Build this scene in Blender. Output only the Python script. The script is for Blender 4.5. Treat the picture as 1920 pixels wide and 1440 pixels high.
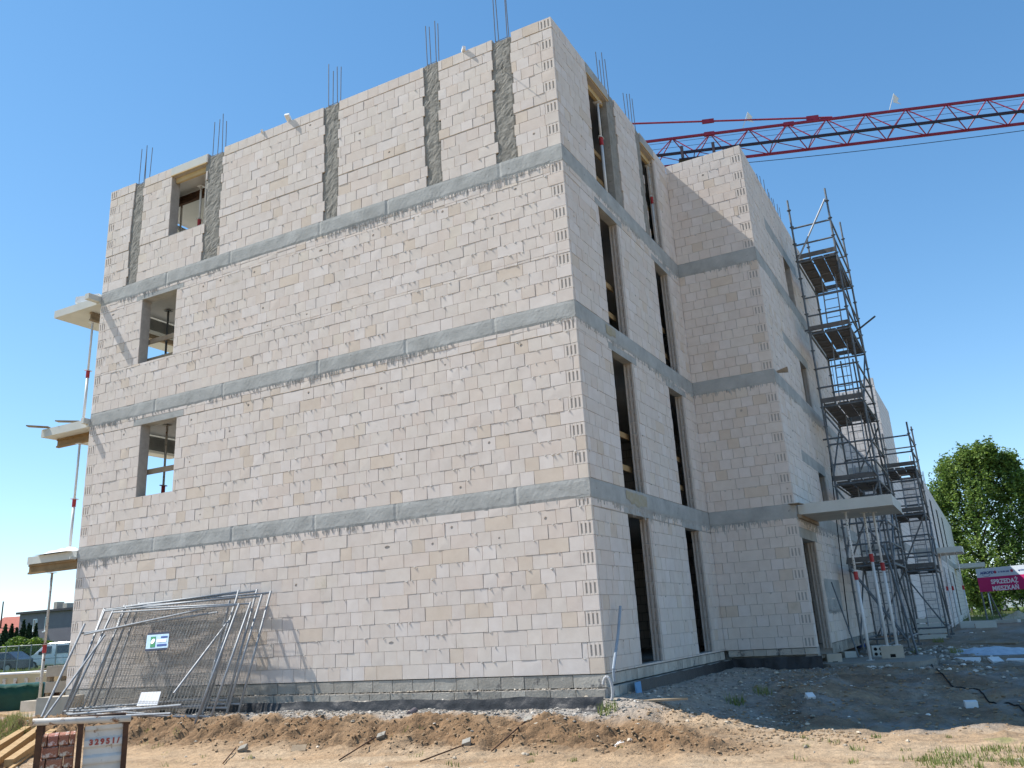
import bpy, bmesh, math, random
from mathutils import Vector, Matrix, noise
random.seed(7)
rnd = random.random
def U(a, b): return a + (b - a) * rnd()
V = Vector
sc = bpy.context.scene
for o in list(bpy.data.objects): bpy.data.objects.remove(o)
COL = sc.collection

# ------------------------------------------------------------ camera, sky, sun, exposure
CAM = V((5.03522, -12.12711, 0.69853)); YAW, PITCH, ROLL = -0.47986957, 0.30692579, -0.05769034
FPX, CX, CY = 1625.349, 950.280, 660.336
def cam_axes():
    cy, sy, cp, sp = math.cos(YAW), math.sin(YAW), math.cos(PITCH), math.sin(PITCH)
    f = V((sy * cp, cy * cp, sp)); r = V((cy, -sy, 0)); u = r.cross(f)
    cr, sr = math.cos(ROLL), math.sin(ROLL)
    return r * cr + u * sr, u * cr - r * sr, f
CR, CU, CF = cam_axes()
cd = bpy.data.cameras.new('camera'); co = bpy.data.objects.new('camera', cd); COL.objects.link(co)
M3 = Matrix((CR, CU, -CF)).transposed()
co.matrix_world = Matrix.Translation(CAM) @ M3.to_4x4()
cd.sensor_width = 36; cd.lens = FPX / 1920 * 36
cd.shift_x = (960 - CX) / 1920; cd.shift_y = (CY - 720) / 1920
cd.clip_start = 0.1; cd.clip_end = 6000
sc.camera = co
def ray(px, py): return CR * ((px - CX) / FPX) + CU * (-(py - CY) / FPX) + CF
def at(px, py, ax, v):
    d = ray(px, py); i = 'xyz'.index(ax); return CAM + d * ((v - CAM[i]) / d[i])
def row(px, py, dist):
    d = ray(px, py); return CAM + d * (dist / math.hypot(d.x, d.y))
def pix(p):
    d = V(p) - CAM; z = d.dot(CF); return CX + FPX * d.dot(CR) / z, CY - FPX * d.dot(CU) / z

SUN = V((0.72, 0.19, -1.0)).normalized()
w = bpy.data.worlds.new('World'); sc.world = w; w.use_nodes = True
nt = w.node_tree; bg = nt.nodes['Background']
sky = nt.nodes.new('ShaderNodeTexSky'); sky.sky_type = 'NISHITA'; sky.sun_disc = False
sky.sun_elevation = math.asin(-SUN.z); sky.sun_rotation = math.atan2(-SUN.x, -SUN.y)
sky.air_density = 0.78; sky.dust_density = 0.0; sky.ozone_density = 1.8; sky.altitude = 1800
hs = nt.nodes.new('ShaderNodeHueSaturation'); hs.inputs['Saturation'].default_value = 1.22; hs.inputs['Hue'].default_value = 0.494
vm = nt.nodes.new('ShaderNodeVectorMath'); vm.operation = 'MULTIPLY_ADD'; vm.inputs[1].default_value = (.11,) * 3; vm.inputs[2].default_value = (1,) * 3
vd = nt.nodes.new('ShaderNodeVectorMath'); vd.operation = 'DIVIDE'     # soft shoulder for the whole sky, as the camera's
nt.links.new(sky.outputs[0], vm.inputs[0]); nt.links.new(sky.outputs[0], vd.inputs[0]); nt.links.new(vm.outputs[0], vd.inputs[1])
nt.links.new(vd.outputs[0], hs.inputs['Color']); nt.links.new(hs.outputs[0], bg.inputs[0]); bg.inputs[1].default_value = 0.15
sl = bpy.data.lights.new('sun', 'SUN'); sl.energy = 2.9; sl.angle = math.radians(0.53); sl.color = (1, 0.955, 0.89)
so = bpy.data.objects.new('sun', sl); COL.objects.link(so); so.rotation_euler = SUN.to_track_quat('-Z', 'Y').to_euler()
so.location = (-40, -10, 60)
sc.view_settings.view_transform = 'Standard'; sc.view_settings.look = 'None'
sc.view_settings.exposure = 1.27; sc.view_settings.gamma = 1; sc.view_settings.use_curve_mapping = False
sc.render.resolution_x = 1024; sc.render.resolution_y = 768

# ------------------------------------------------------------ materials
def lin(r, g, b):
    f = lambda c: c / 12.92 if c <= 0.04045 else ((c + 0.055) / 1.055) ** 2.4
    return (f(r / 255), f(g / 255), f(b / 255), 1)
def mat(name, c1, c2=None, scale=4, rough=.85, metal=0, bump=0, bscale=30, tint=False, detail=6, spots=None, coord='Object',
        stretch=None, trans=0, spec=.3, contrast=(.3, .7), bdist=.02):
    m = bpy.data.materials.new(name); m.use_nodes = True; n = m.node_tree.nodes; L = m.node_tree.links
    b = n['Principled BSDF']; b.inputs['Roughness'].default_value = rough; b.inputs['Metallic'].default_value = metal
    b.inputs['Specular IOR Level'].default_value = spec
    tc = n.new('ShaderNodeTexCoord'); src = tc.outputs['Object' if coord == 'World' else coord]
    if coord == 'World':
        g = n.new('ShaderNodeNewGeometry'); src = g.outputs['Position']
    if stretch:
        mp = n.new('ShaderNodeMapping'); mp.inputs['Scale'].default_value = stretch; L.new(src, mp.inputs[0]); src = mp.outputs[0]
    c1 = tuple(c1[:3]) + (1,); c2 = tuple((c2 or c1)[:3]) + (1,)
    nz = n.new('ShaderNodeTexNoise'); nz.inputs['Scale'].default_value = scale; nz.inputs['Detail'].default_value = detail
    nz.inputs['Roughness'].default_value = .62; L.new(src, nz.inputs['Vector'])
    rp = n.new('ShaderNodeValToRGB'); rp.color_ramp.elements[0].position = contrast[0]; rp.color_ramp.elements[1].position = contrast[1]
    rp.color_ramp.elements[0].color = c1; rp.color_ramp.elements[1].color = c2; L.new(nz.outputs[0], rp.inputs[0])
    out = rp.outputs[0]
    if spots:                                   # (colour, scale, threshold) : dirt, rust or stain patches
        for (scol, sscale, th) in spots:
            z = n.new('ShaderNodeTexNoise'); z.inputs['Scale'].default_value = sscale; z.inputs['Detail'].default_value = 8
            z.inputs['Roughness'].default_value = .7; L.new(src, z.inputs['Vector'])
            r2 = n.new('ShaderNodeValToRGB'); r2.color_ramp.elements[0].position = th; r2.color_ramp.elements[1].position = th + .07
            L.new(z.outputs[0], r2.inputs[0])
            mx = n.new('ShaderNodeMix'); mx.data_type = 'RGBA'; L.new(r2.outputs[0], mx.inputs[0]); L.new(out, mx.inputs[6])
            mx.inputs[7].default_value = tuple(scol[:3]) + (1,); out = mx.outputs[2]
    if tint:
        a = n.new('ShaderNodeAttribute'); a.attribute_name = 'tint'
        mx = n.new('ShaderNodeMix'); mx.data_type = 'RGBA'; mx.blend_type = 'MULTIPLY'; mx.inputs[0].default_value = 1
        L.new(out, mx.inputs[6]); L.new(a.outputs[0], mx.inputs[7]); out = mx.outputs[2]
    L.new(out, b.inputs['Base Color'])
    if bump:
        z = n.new('ShaderNodeTexNoise'); z.inputs['Scale'].default_value = bscale; z.inputs['Detail'].default_value = 8
        z.inputs['Roughness'].default_value = .65; L.new(src, z.inputs['Vector'])
        bp = n.new('ShaderNodeBump'); bp.inputs['Strength'].default_value = bump; bp.inputs['Distance'].default_value = bdist
        L.new(z.outputs[0], bp.inputs['Height']); L.new(bp.outputs[0], b.inputs['Normal'])
    if trans:
        tr = n.new('ShaderNodeBsdfTranslucent'); L.new(out, tr.inputs[0]); ms = n.new('ShaderNodeMixShader')
        ms.inputs[0].default_value = trans; L.new(b.outputs[0], ms.inputs[1]); L.new(tr.outputs[0], ms.inputs[2])
        L.new(ms.outputs[0], n['Material Output'].inputs[0])
    return m
M = {}
M['block'] = mat('silicate_block', (.65, .568, .495), (.715, .638, .567), 5, .9, bump=.12, bscale=90, tint=True, coord='World',
                 spots=[((.6, .53, .45), 1.1, .63)])
M['core'] = mat('wall_core', (.36, .33, .30), (.46, .43, .39), 9, .95, coord='World')
M['jamb'] = mat('grooved_block', (.50, .445, .39), (.60, .54, .48), 8, .9, bump=.2, bscale=60, coord='World')  # block colour darkened, the shade in the window reveals painted in
M['mortar'] = mat('mortar', (.42, .40, .37), (.55, .52, .48), 20, .95, coord='World')
M['beam'] = mat('cast_concrete', (.315, .315, .295), (.455, .455, .43), 2.6, .9, bump=.3, bscale=22, coord='World',
                spots=[((.21, .215, .2), 7, .62), ((.5, .5, .47), 3.1, .66)])
M['column'] = mat('rough_concrete', (.22, .205, .175), (.33, .31, .27), 5, .95, bump=.6, bscale=16, coord='World',
                  spots=[((.13, .125, .11), 9, .6)])
M['slab'] = mat('smooth_concrete', (.52, .52, .47), (.60, .60, .55), 2, .8, bump=.08, bscale=40, coord='World')
M['ceiling'] = mat('slab_underside', (.55, .53, .49), (.62, .6, .56), 2, .9, coord='World')
M['fblock'] = mat('foundation_block', (.33, .30, .255), (.50, .46, .395), 3.5, .95, bump=.5, bscale=30, tint=True, coord='World',
                  spots=[((.13, .125, .12), 2.2, .58), ((.5, .46, .4), 6, .62)])
M['foil'] = mat('black_foil', (.012, .012, .013), (.028, .028, .03), 5, .5, bump=.5, bscale=14, coord='World', spec=.5)
M['farwall'] = None
M['steel'] = mat('galvanised_steel', (.24, .255, .27), (.36, .375, .39), 12, .55, .35, coord='Object', bump=.05)
M['dsteel'] = mat('scaffold_steel', (.10, .112, .122), (.19, .205, .215), 10, .55, .35, spots=[((.16, .13, .1), 8, .66)])
M['rebar'] = mat('rebar', (.07, .075, .085), (.12, .11, .10), 20, .6, .5)
M['propw'] = mat('prop_white', (.62, .62, .6), (.74, .74, .72), 9, .5, spots=[((.24, .13, .07), 14, .66)])
M['propr'] = mat('prop_red', (.33, .025, .03), (.45, .05, .05), 9, .5)
M['propold'] = mat('prop_worn', (.5, .46, .4), (.62, .58, .52), 9, .6, spots=[((.2, .1, .05), 11, .55)])
M['hole'] = mat('hole_shade', (.01, .01, .01), rough=1)  # flat black painted for the shade inside holes and openings
M['timber'] = mat('timber', (.34, .21, .09), (.50, .34, .17), 3, .8, stretch=(1, 8, 8), bump=.2)
M['timberd'] = mat('timber_weathered', (.24, .18, .12), (.36, .28, .19), 4, .9, bump=.3)
M['ply'] = mat('formwork_ply', (.46, .33, .15), (.56, .42, .22), 3, .6)
M['planksteel'] = mat('platform_deck', (.09, .085, .08), (.16, .15, .14), 6, .8, spots=[((.26, .22, .17), 6, .62)])
M['crane'] = mat('crane_red', (.22, .016, .04), (.30, .03, .06), 3, .45)
M['cranedark'] = mat('crane_dark', (.03, .02, .035), rough=.5)
M['white'] = mat('white_sheet', (.76, .76, .77), (.8, .8, .8), 3, .6)
M['foam'] = mat('foam', (.68, .7, .72), (.78, .8, .8), 8, .8, bump=.2)
M['xps'] = mat('blue_foam', (.12, .3, .55), (.18, .38, .62), 6, .7)
M['pvc'] = mat('grey_conduit', (.24, .29, .34), (.3, .35, .4), 4, .45)
M['hose'] = mat('grey_hose', (.42, .42, .42), (.5, .5, .5), 4, .6)
M['gravel'] = mat('gravel', (.26, .24, .215), (.42, .395, .36), 9, .95, coord='World', tint=True)
M['clod'] = mat('soil_clod', (.25, .165, .095), (.38, .27, .165), 7, 1, bump=.5, bscale=25, coord='World')
M['grass'] = mat('grass_blades', (.12, .17, .035), (.30, .31, .11), 1.5, .7, coord='World', trans=.3)
M['leaf'] = mat('poplar_leaf', (.10, .175, .04), (.21, .30, .085), .8, .55, coord='World', trans=.4, tint=True)
M['bushleaf'] = mat('bush_leaf', (.10, .17, .02), (.2, .29, .05), 1.2, .6, coord='World', trans=.3, tint=True)
M['thuja'] = mat('thuja_leaf', (.016, .035, .014), (.04, .07, .025), 2, .8, coord='World')
M['bark'] = mat('bark', (.05, .04, .03), (.11, .09, .07), 4, .95, stretch=(6, 6, 1), bump=.6)
M['brick'] = mat('old_brick', (.24, .10, .065), (.38, .19, .13), 9, .9, bump=.5, bscale=30, tint=True, spots=[((.60, .52, .45), 1.3, .52), ((.06, .04, .03), 2.1, .63)])
M['rust'] = mat('rusty_steel', (.035, .022, .018), (.13, .065, .035), 7, .85, bump=.4)
M['wpaint'] = mat('flaking_white_paint', (.52, .51, .47), (.64, .63, .59), 5, .6, spots=[((.22, .12, .06), 6.5, .60), ((.25, .13, .05), 26, .66)])
M['stencil'] = mat('red_stencil', (.30, .05, .04), (.42, .12, .09), 18, .8, spots=[((.55, .5, .47), 30, .62)])
M['tarp'] = mat('green_tarp', (.010, .05, .03), (.02, .085, .05), 2.5, .45, bump=.5, bscale=4, coord='World')
M['beige'] = mat('beige_steel', (.46, .38, .23), (.54, .45, .29), 3, .6, spots=[((.25, .17, .09), 6, .68)])
M['cream'] = mat('cream_concrete', (.42, .37, .29), (.52, .46, .38), 4, .9, bump=.2)
M['carwhite'] = mat('van_paint', (.74, .76, .78), rough=.25, spec=.5)
M['cardark'] = mat('car_paint', (.025, .035, .055), rough=.2, spec=.5)
M['glass'] = mat('dark_glass', (.012, .016, .02), rough=.06, spec=.8)
M['wscreen'] = mat('windscreen', (.10, .22, .28), rough=.05, spec=.8)
M['tyre'] = mat('tyre', (.012, .012, .012), rough=.8)
M['house'] = mat('house_render', (.185, .165, .185), (.21, .19, .21), 1.5, .9)
M['houselow'] = mat('house_plinth', (.12, .105, .115), rough=.9)
M['houseroof'] = mat('roof_edge', (.05, .045, .05), rough=.6)
M['redroof'] = mat('red_roof', (.34, .09, .06), (.42, .13, .09), 5, .8)
M['pwhite'] = mat('window_frame', (.75, .76, .78), rough=.4)
M['magenta'] = mat('banner_magenta', (.52, .022, .135), (.56, .03, .155), 2, .55)
M['bannerw'] = mat('banner_white', (.62, .68, .74), rough=.55)
M['navy'] = mat('navy_print', (.03, .07, .25), rough=.6)
M['redp'] = mat('red_print', (.5, .06, .1), rough=.6)
M['whitep'] = mat('white_print', (.85, .84, .86), rough=.6)
M['signblue'] = mat('sign_blue', (.36, .53, .68), (.5, .64, .76), 20, .5)
M['signgreen'] = mat('sign_green', (.04, .24, .10), rough=.5)
M['signdark'] = mat('sign_dark', (.02, .025, .05), rough=.5)
M['ssteel'] = mat('dull_wire', (.17, .165, .155), (.28, .27, .25), 6, .6, .35)
M['cable'] = mat('black_cable', (.012, .012, .013), rough=.6)
M['plastic'] = mat('plastic_sheet', (.30, .38, .48), (.55, .62, .7), 6, .35, bump=.8, bscale=8, coord='World')
M['bluep'] = mat('blue_barrel', (.02, .07, .3), rough=.4)
M['sandh'] = mat('pale_sand', (.45, .36, .24), (.55, .45, .32), 6, 1, bump=.5, coord='World')
M['flag'] = mat('flag_white', (.7, .68, .62), rough=.8)

def brick_mat():
    m = bpy.data.materials.new('far_blockwork'); m.use_nodes = True; n = m.node_tree.nodes; L = m.node_tree.links
    b = n['Principled BSDF']; b.inputs['Roughness'].default_value = .9
    g = n.new('ShaderNodeNewGeometry'); sx = n.new('ShaderNodeSeparateXYZ'); L.new(g.outputs['Position'], sx.inputs[0])
    ad = n.new('ShaderNodeMath'); L.new(sx.outputs[0], ad.inputs[0]); L.new(sx.outputs[1], ad.inputs[1])
    cb = n.new('ShaderNodeCombineXYZ'); L.new(ad.outputs[0], cb.inputs[0]); L.new(sx.outputs[2], cb.inputs[1])
    bt = n.new('ShaderNodeTexBrick'); L.new(cb.outputs[0], bt.inputs[0]); bt.inputs['Scale'].default_value = 1
    bt.inputs['Brick Width'].default_value = .25; bt.inputs['Row Height'].default_value = .216; bt.inputs['Mortar Size'].default_value = .006
    bt.inputs['Color1'].default_value = (.70, .645, .595, 1); bt.inputs['Color2'].default_value = (.76, .71, .665, 1)
    bt.inputs['Mortar'].default_value = (.34, .32, .3, 1); L.new(bt.outputs[0], b.inputs['Base Color'])
    bp = n.new('ShaderNodeBump'); bp.inputs['Distance'].default_value = .006; bp.invert = True
    L.new(bt.outputs[1], bp.inputs['Height']); L.new(bp.outputs[0], b.inputs['Normal'])
    return m
M['farwall'] = brick_mat()

# ------------------------------------------------------------ mesh and object helpers
Z = V((0, 0, 1))
class MB:
    def __init__(s): s.v = []; s.f = []; s.t = []; s.cur = (1, 1, 1, 1)
    def face(s, pts, tint=None):
        i = len(s.v); s.v += [tuple(p) for p in pts]; s.f.append(tuple(range(i, i + len(pts)))); s.t.append(tint or s.cur)
        return s
    def add(s, vs, fs, tint=None):
        i = len(s.v); s.v += [tuple(p) for p in vs]
        for f in fs: s.f.append(tuple(i + k for k in f)); s.t.append(tint or s.cur)
        return s
    def obox(s, c, a, b, d, tint=None):
        c = V(c); a = V(a); b = V(b); d = V(d)
        vs = [c + a * i + b * j + d * k for i in (-1, 1) for j in (-1, 1) for k in (-1, 1)]
        fs = [(0, 1, 3, 2), (4, 6, 7, 5), (0, 4, 5, 1), (2, 3, 7, 6), (0, 2, 6, 4), (1, 5, 7, 3)]
        if a.cross(b).dot(d) < 0: fs = [f[::-1] for f in fs]
        return s.add(vs, fs, tint)
    def box(s, x0, x1, y0, y1, z0, z1, tint=None):
        return s.obox(((x0 + x1) / 2, (y0 + y1) / 2, (z0 + z1) / 2), ((x1 - x0) / 2, 0, 0), (0, (y1 - y0) / 2, 0), (0, 0, (z1 - z0) / 2), tint)
    def beam(s, p, q, w, h, up=Z, tint=None):
        p = V(p); q = V(q); d = (q - p); L = d.length; d /= L
        side = d.cross(V(up))
        if side.length < 1e-4: side = d.cross(V((1, 0, 0)))
        side.normalize(); u2 = side.cross(d)
        return s.obox((p + q) / 2, d * L / 2, side * w / 2, u2 * h / 2, tint)
    def tube(s, p, q, r, n=8, r2=None, caps=True):
        p = V(p); q = V(q); r2 = r if r2 is None else r2; d = (q - p).normalized()
        a = d.cross(V((0, 0, 1)) if abs(d.z) < .9 else V((1, 0, 0))).normalized(); b = d.cross(a)
        i = len(s.v)
        for (c, rr) in ((p, r), (q, r2)):
            for k in range(n):
                t = 2 * math.pi * k / n; s.v.append(tuple(c + (a * math.cos(t) + b * math.sin(t)) * rr))
        for k in range(n): s.f.append((i + k, i + (k + 1) % n, i + n + (k + 1) % n, i + n + k)); s.t.append(s.cur)
        if caps: s.f.append(tuple(range(i + n - 1, i - 1, -1))); s.f.append(tuple(range(i + n, i + 2 * n))); s.t += [s.cur, s.cur]
        return s
    def path(s, pts, r, n=6):
        for a, b in zip(pts[:-1], pts[1:]): s.tube(a, b, r, n)
        return s
    def lathe(s, prof, n=16, c=(0, 0, 0)):
        c = V(c); i = len(s.v)
        for (r, z) in prof:
            for k in range(n):
                t = 2 * math.pi * k / n; s.v.append((c.x + r * math.cos(t), c.y + r * math.sin(t), c.z + z))
        for j in range(len(prof) - 1):
            for k in range(n):
                s.f.append((i + j * n + k, i + j * n + (k + 1) % n, i + (j + 1) * n + (k + 1) % n, i + (j + 1) * n + k)); s.t.append(s.cur)
        return s
    def prism(s, pts, d):
        """planar outline pts (3D) extruded by vector d"""
        n = len(pts); d = V(d); P0 = [V(p) for p in pts]; i = len(s.v)
        s.v += [tuple(p) for p in P0] + [tuple(p + d) for p in P0]
        s.f.append(tuple(range(i, i + n))); s.f.append(tuple(range(i + 2 * n - 1, i + n - 1, -1))); s.t += [s.cur, s.cur]
        for k in range(n): s.f.append((i + k, i + n + k, i + n + (k + 1) % n, i + (k + 1) % n)); s.t.append(s.cur)
        return s
    def mesh(s, name, m, smooth=False, fix=False):
        me = bpy.data.meshes.new(name); me.from_pydata(s.v, [], s.f)
        at_ = me.attributes.new('tint', 'FLOAT_COLOR', 'FACE')
        flat = [c for t in s.t for c in t]; at_.data.foreach_set('color', flat)
        if fix:
            bm = bmesh.new(); bm.from_mesh(me); bmesh.ops.recalc_face_normals(bm, faces=bm.faces); bm.to_mesh(me); bm.free()
        me.materials.append(M[m] if isinstance(m, str) else m)
        if smooth: me.polygons.foreach_set('use_smooth', [True] * len(me.polygons))
        me.update(); return me
def obj(name, me, parent=None, local=False):
    o = bpy.data.objects.new(name, me); COL.objects.link(o)
    if parent is not None:
        o.parent = parent
        if not local and parent.parent is None: o.matrix_parent_inverse = parent.matrix_basis.inverted()
    return o
def part(name, mb, m, parent, local=False, smooth=False, fix=False):
    return obj(name, mb.mesh(name, m, smooth, fix), parent, local)
def tag(o, label, cat, group=None):
    o['label'] = label; o['category'] = cat
    if group: o['group'] = group
    return o
def thing(name, label, cat, loc=(0, 0, 0), rot=None, group=None):
    o = bpy.data.objects.new(name, None); COL.objects.link(o); o.empty_display_size = .2
    if rot is not None: o.matrix_basis = Matrix.Translation(V(loc)) @ rot.to_4x4()
    else: o.matrix_basis = Matrix.Translation(V(loc))
    return tag(o, label, cat, group)
def single(name, mb, m, label, cat, group=None, smooth=False, fix=False):
    return tag(obj(name, mb.mesh(name, m, smooth, fix)), label, cat, group)
def copy_tree(o, parent=None):
    c = o.copy(); COL.objects.link(c)
    if parent is not None: c.parent = parent
    for ch in list(o.children): copy_tree(ch, c)
    return c
def struct(name, me, kind='structure'):
    o = obj(name, me); o['kind'] = kind; return o
def nz(x, y, z=0, s=1): return noise.noise(V((x * s, y * s, z * s)))
def fr(x, y, s=1, o=4): return noise.fractal(V((x * s, y * s, 3.7)), 1.0, 2.0, o)
def sm(a, b, t):
    t = max(0, min(1, (t - a) / (b - a))); return t * t * (3 - 2 * t)
def text_mesh(txt, size, m, extrude=.002, bold=0.0, space=1.0):
    cu = bpy.data.curves.new('txt', 'FONT'); cu.body = txt; cu.size = size; cu.extrude = extrude; cu.offset = bold; cu.space_character = space
    to = bpy.data.objects.new('txt', cu); COL.objects.link(to)
    dg = bpy.context.evaluated_depsgraph_get(); me = bpy.data.meshes.new_from_object(to.evaluated_get(dg))
    bpy.data.objects.remove(to); me.materials.clear(); me.materials.append(M[m]); return me

# ------------------------------------------------------------ key dimensions of the building (metres, from the photograph)
W, D1, P = 11.687, 6.435, 1.802
BEND = 16.6
ZB = [(2.502, 2.793), (5.381, 5.673), (8.220, 8.541)]; TOP = 11.136
FL = [(0, 2.502), (2.793, 5.381), (5.673, 8.220), (8.541, TOP)]

# ------------------------------------------------------------ ground
def zground(x, y):
    # level far away
    far = -.42
    # front strip before the gable, with the excavated bank
    yf = y + .10 * nz(x, 0, 0, .9) + .05 * nz(x, 5, 0, 2.3)
    front = -.31 - .10 * sm(-.15, -.5, y) * 1 - .05 * sm(-.5, -1.1, y)
    bank = sm(-1.12, -1.95, yf)
    low = -.76 - .10 * sm(-2, -6, y) - .05 * sm(-6, -12, y)
    fz = front + (low - front) * bank
    # side yard right of the building
    dy_wall = -.40
    pit = -.86
    sx = sm(.3, 2.2, x + .25 * nz(x, y, 0, .5)) * (1 - sm(2.2, 6.0, y)) * sm(-1.2, 1.0, y + x * .2)
    side = dy_wall + (pit - dy_wall) * sx
    side += -.10 * sm(3.2, 5, x) * sm(2, 5, y) * (1 - sm(9, 20, y))
    side = side + (-.32 - side) * sm(9, 22, y)
    side += (low - side) * sm(.4, -2.2, y - .25 * x + .3) 
    t = sm(-.2, 1.2, x + .3 * nz(x, y, 2, .8))
    z = fz + (side - fz) * t
    # left of the building the yard is level
    l = sm(-11.0, -12.6, x); lz = -.40 - .40 * sm(-1.6, -4.5, y)
    z = z + (lz - z) * l
    # a churned ridge of soil at the bank's right end
    r = math.exp(-((x - 1.4 - .2 * nz(x, y, 0, 1)) / 1.1) ** 2 - ((y + .75 - .18 * x) / .42) ** 2); z += .10 * r * sm(0.0, .6, x)
    r = math.exp(-((x - 2.1) / .9) ** 2 - ((y - 3.3) / 1.4) ** 2); z += .26 * r
    d = math.hypot(x + 3, y - 10)
    z = z + (far - z) * sm(35, 70, d)
    return z
def zdetail(x, y):
    bankzone = math.exp(-((y + 1.55) / .55) ** 2) * sm(2.6, 1.4, x) * sm(-12.5, -11.3, x)
    rough = .022 + .09 * bankzone + .055 * sm(.3, 1.2, x) * sm(-1.2, .6, y) * sm(10, 7, y)
    d = math.hypot(x + 3, y - 3)
    if d > 26: return .03 * nz(x, y, 0, .3) * sm(120, 40, d)
    a = fr(x, y, 2.2, 5) * rough
    if bankzone > .05:
        c = 1 - abs(nz(x * 1.0 - y * .9, y * .8 + x * .2, 4, 4.0)) * 2; c2 = 1 - abs(nz(x - y * .9, y * .7, 9, 8.5)) * 2
        a += bankzone * (.075 * c * abs(c) + .05 * c2 + .06 * nz(x, y, 2, 1.7) + .03 * nz(x, y, 5, 11) + .016 * nz(x, y, 6, 22))
        rg = math.exp(-((y + .95 - .22 * x) / .16) ** 2) * sm(.3, .9, x) * sm(2.8, 2.2, x); a += .06 * rg * abs(math.sin(x * 9))
    # wheel ruts running towards the right edge
    if x > -6 and y < 3: a += .014 * math.sin((y * 1.0 - x * .22) * 9 + 2 * nz(x, y, 1, .4)) * sm(-2.2, -2.8, y - .3 * max(0, x)) * (.5 + nz(x, y, 6, .7))
    return a
def gz(x, y): return zground(x, y) + zdetail(x, y)
def axis(lo, hi, step, ext):
    n = int((hi - lo) / step); c = [lo + i * (hi - lo) / n for i in range(n + 1)]
    s = step; a = lo; L = []
    while a > -ext: s *= 1.13; a -= s; L.append(a)
    s = step; a = hi; R = []
    while a < ext: s *= 1.13; a += s; R.append(a)
    return L[::-1] + c + R
xs = axis(-12.5, 6.6, .045, 3200); ys = axis(-3.8, 6.6, .06, 3200)
ys = [y for y in ys if not -2.35 < y < -.9] + [-2.35 + .027 * i for i in range(54)]; ys.sort()
def zone(x, y):
    sand = V((.43, .305, .19)); sand2 = V((.24, .15, .082)); gravel = V((.38, .36, .33)); grass = V((.10, .14, .035)); soil = V((.24, .175, .12))
    pale = V((.47, .375, .265))
    n1 = .5 + .5 * fr(x, y, .5, 3); n2 = .5 + .5 * fr(x + 9, y, 1.7, 4); n3 = .5 + .6 * fr(x * .4 + 3, y * 2.4 - x * .5, 1.1, 4)
    c = sand.lerp(pale, max(0, min(1, n1 * 1.6 - .5)))
    c = c.lerp(V((.33, .225, .135)), max(0, min(.85, n3 * 2.2 - 1.0)))
    bankz = math.exp(-((y + 1.55) / .5) ** 2) * sm(3, 1.4, x)
    c = c.lerp(sand2, min(1, bankz * (.7 + n2)))
    g = sm(-1.25, -1.0, y + .2 * (n2 - .5)) * sm(1.6, .2, x) * sm(-12.4, -11.6, x); c = c.lerp(gravel, g * (.55 + .4 * n2))
    s = sm(.6, 1.6, x) * sm(-.3, 1.2, y - .1 * x + .5 * (n1 - .5)); c = c.lerp(soil.lerp(gravel * .8, max(0, min(1, n2 * 1.9 - .6))).lerp(V((.36, .27, .18)), max(0, min(.8, n3 * 2 - .9))), s)  # side yard soil colour darkened for the shade lying on it
    gr = sm(.3, 1.2, x) * sm(.3, 1.2, y) * sm(6.5, 5.5, y) * sm(2.0, 1.0, x); c = c.lerp(gravel * .85, gr * (.4 + .6 * n2))
    if y > 22:  c = c.lerp(grass, sm(36, 42, y + 4 * (n1 - .5)) * (.75 + .5 * n2 if n1 > .35 else .5))
    if x < -12: c = c.lerp(grass, sm(-20, -26, x + 3 * (n1 - .5)))
    gp = sm(.62, .75, n2) * sm(4.3, 5, x + .5 * n1) * sm(-.2, -1.0, y); c = c.lerp(grass * 1.6, gp * .8)
    return (c.x, c.y, c.z, 1)
gv = []; gcol = []
for y in ys:
    for x in xs:
        gv.append((x, y, gz(x, y))); gcol += zone(x, y)
nx = len(xs); gf = [(j * nx + i, j * nx + i + 1, (j + 1) * nx + i + 1, (j + 1) * nx + i) for j in range(len(ys) - 1) for i in range(nx - 1)]
gm = bpy.data.meshes.new('ground'); gm.from_pydata(gv, [], gf)
ca = gm.attributes.new('tint', 'FLOAT_COLOR', 'POINT'); ca.data.foreach_set('color', gcol)
gm.polygons.foreach_set('use_smooth', [True] * len(gm.polygons))
M['ground'] = mat('bare_soil', (.72, .72, .72), (1.2, 1.18, 1.15), 7, 1, bump=.85, bscale=13, tint=True, coord='World', detail=10, bdist=.07,
                  spots=[((.62, .58, .54), 4.5, .60), ((.55, .52, .5), 19, .62), ((1.5, 1.5, 1.5), 23, .69)])
gm.materials.append(M['ground']); struct('ground', gm)

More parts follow.
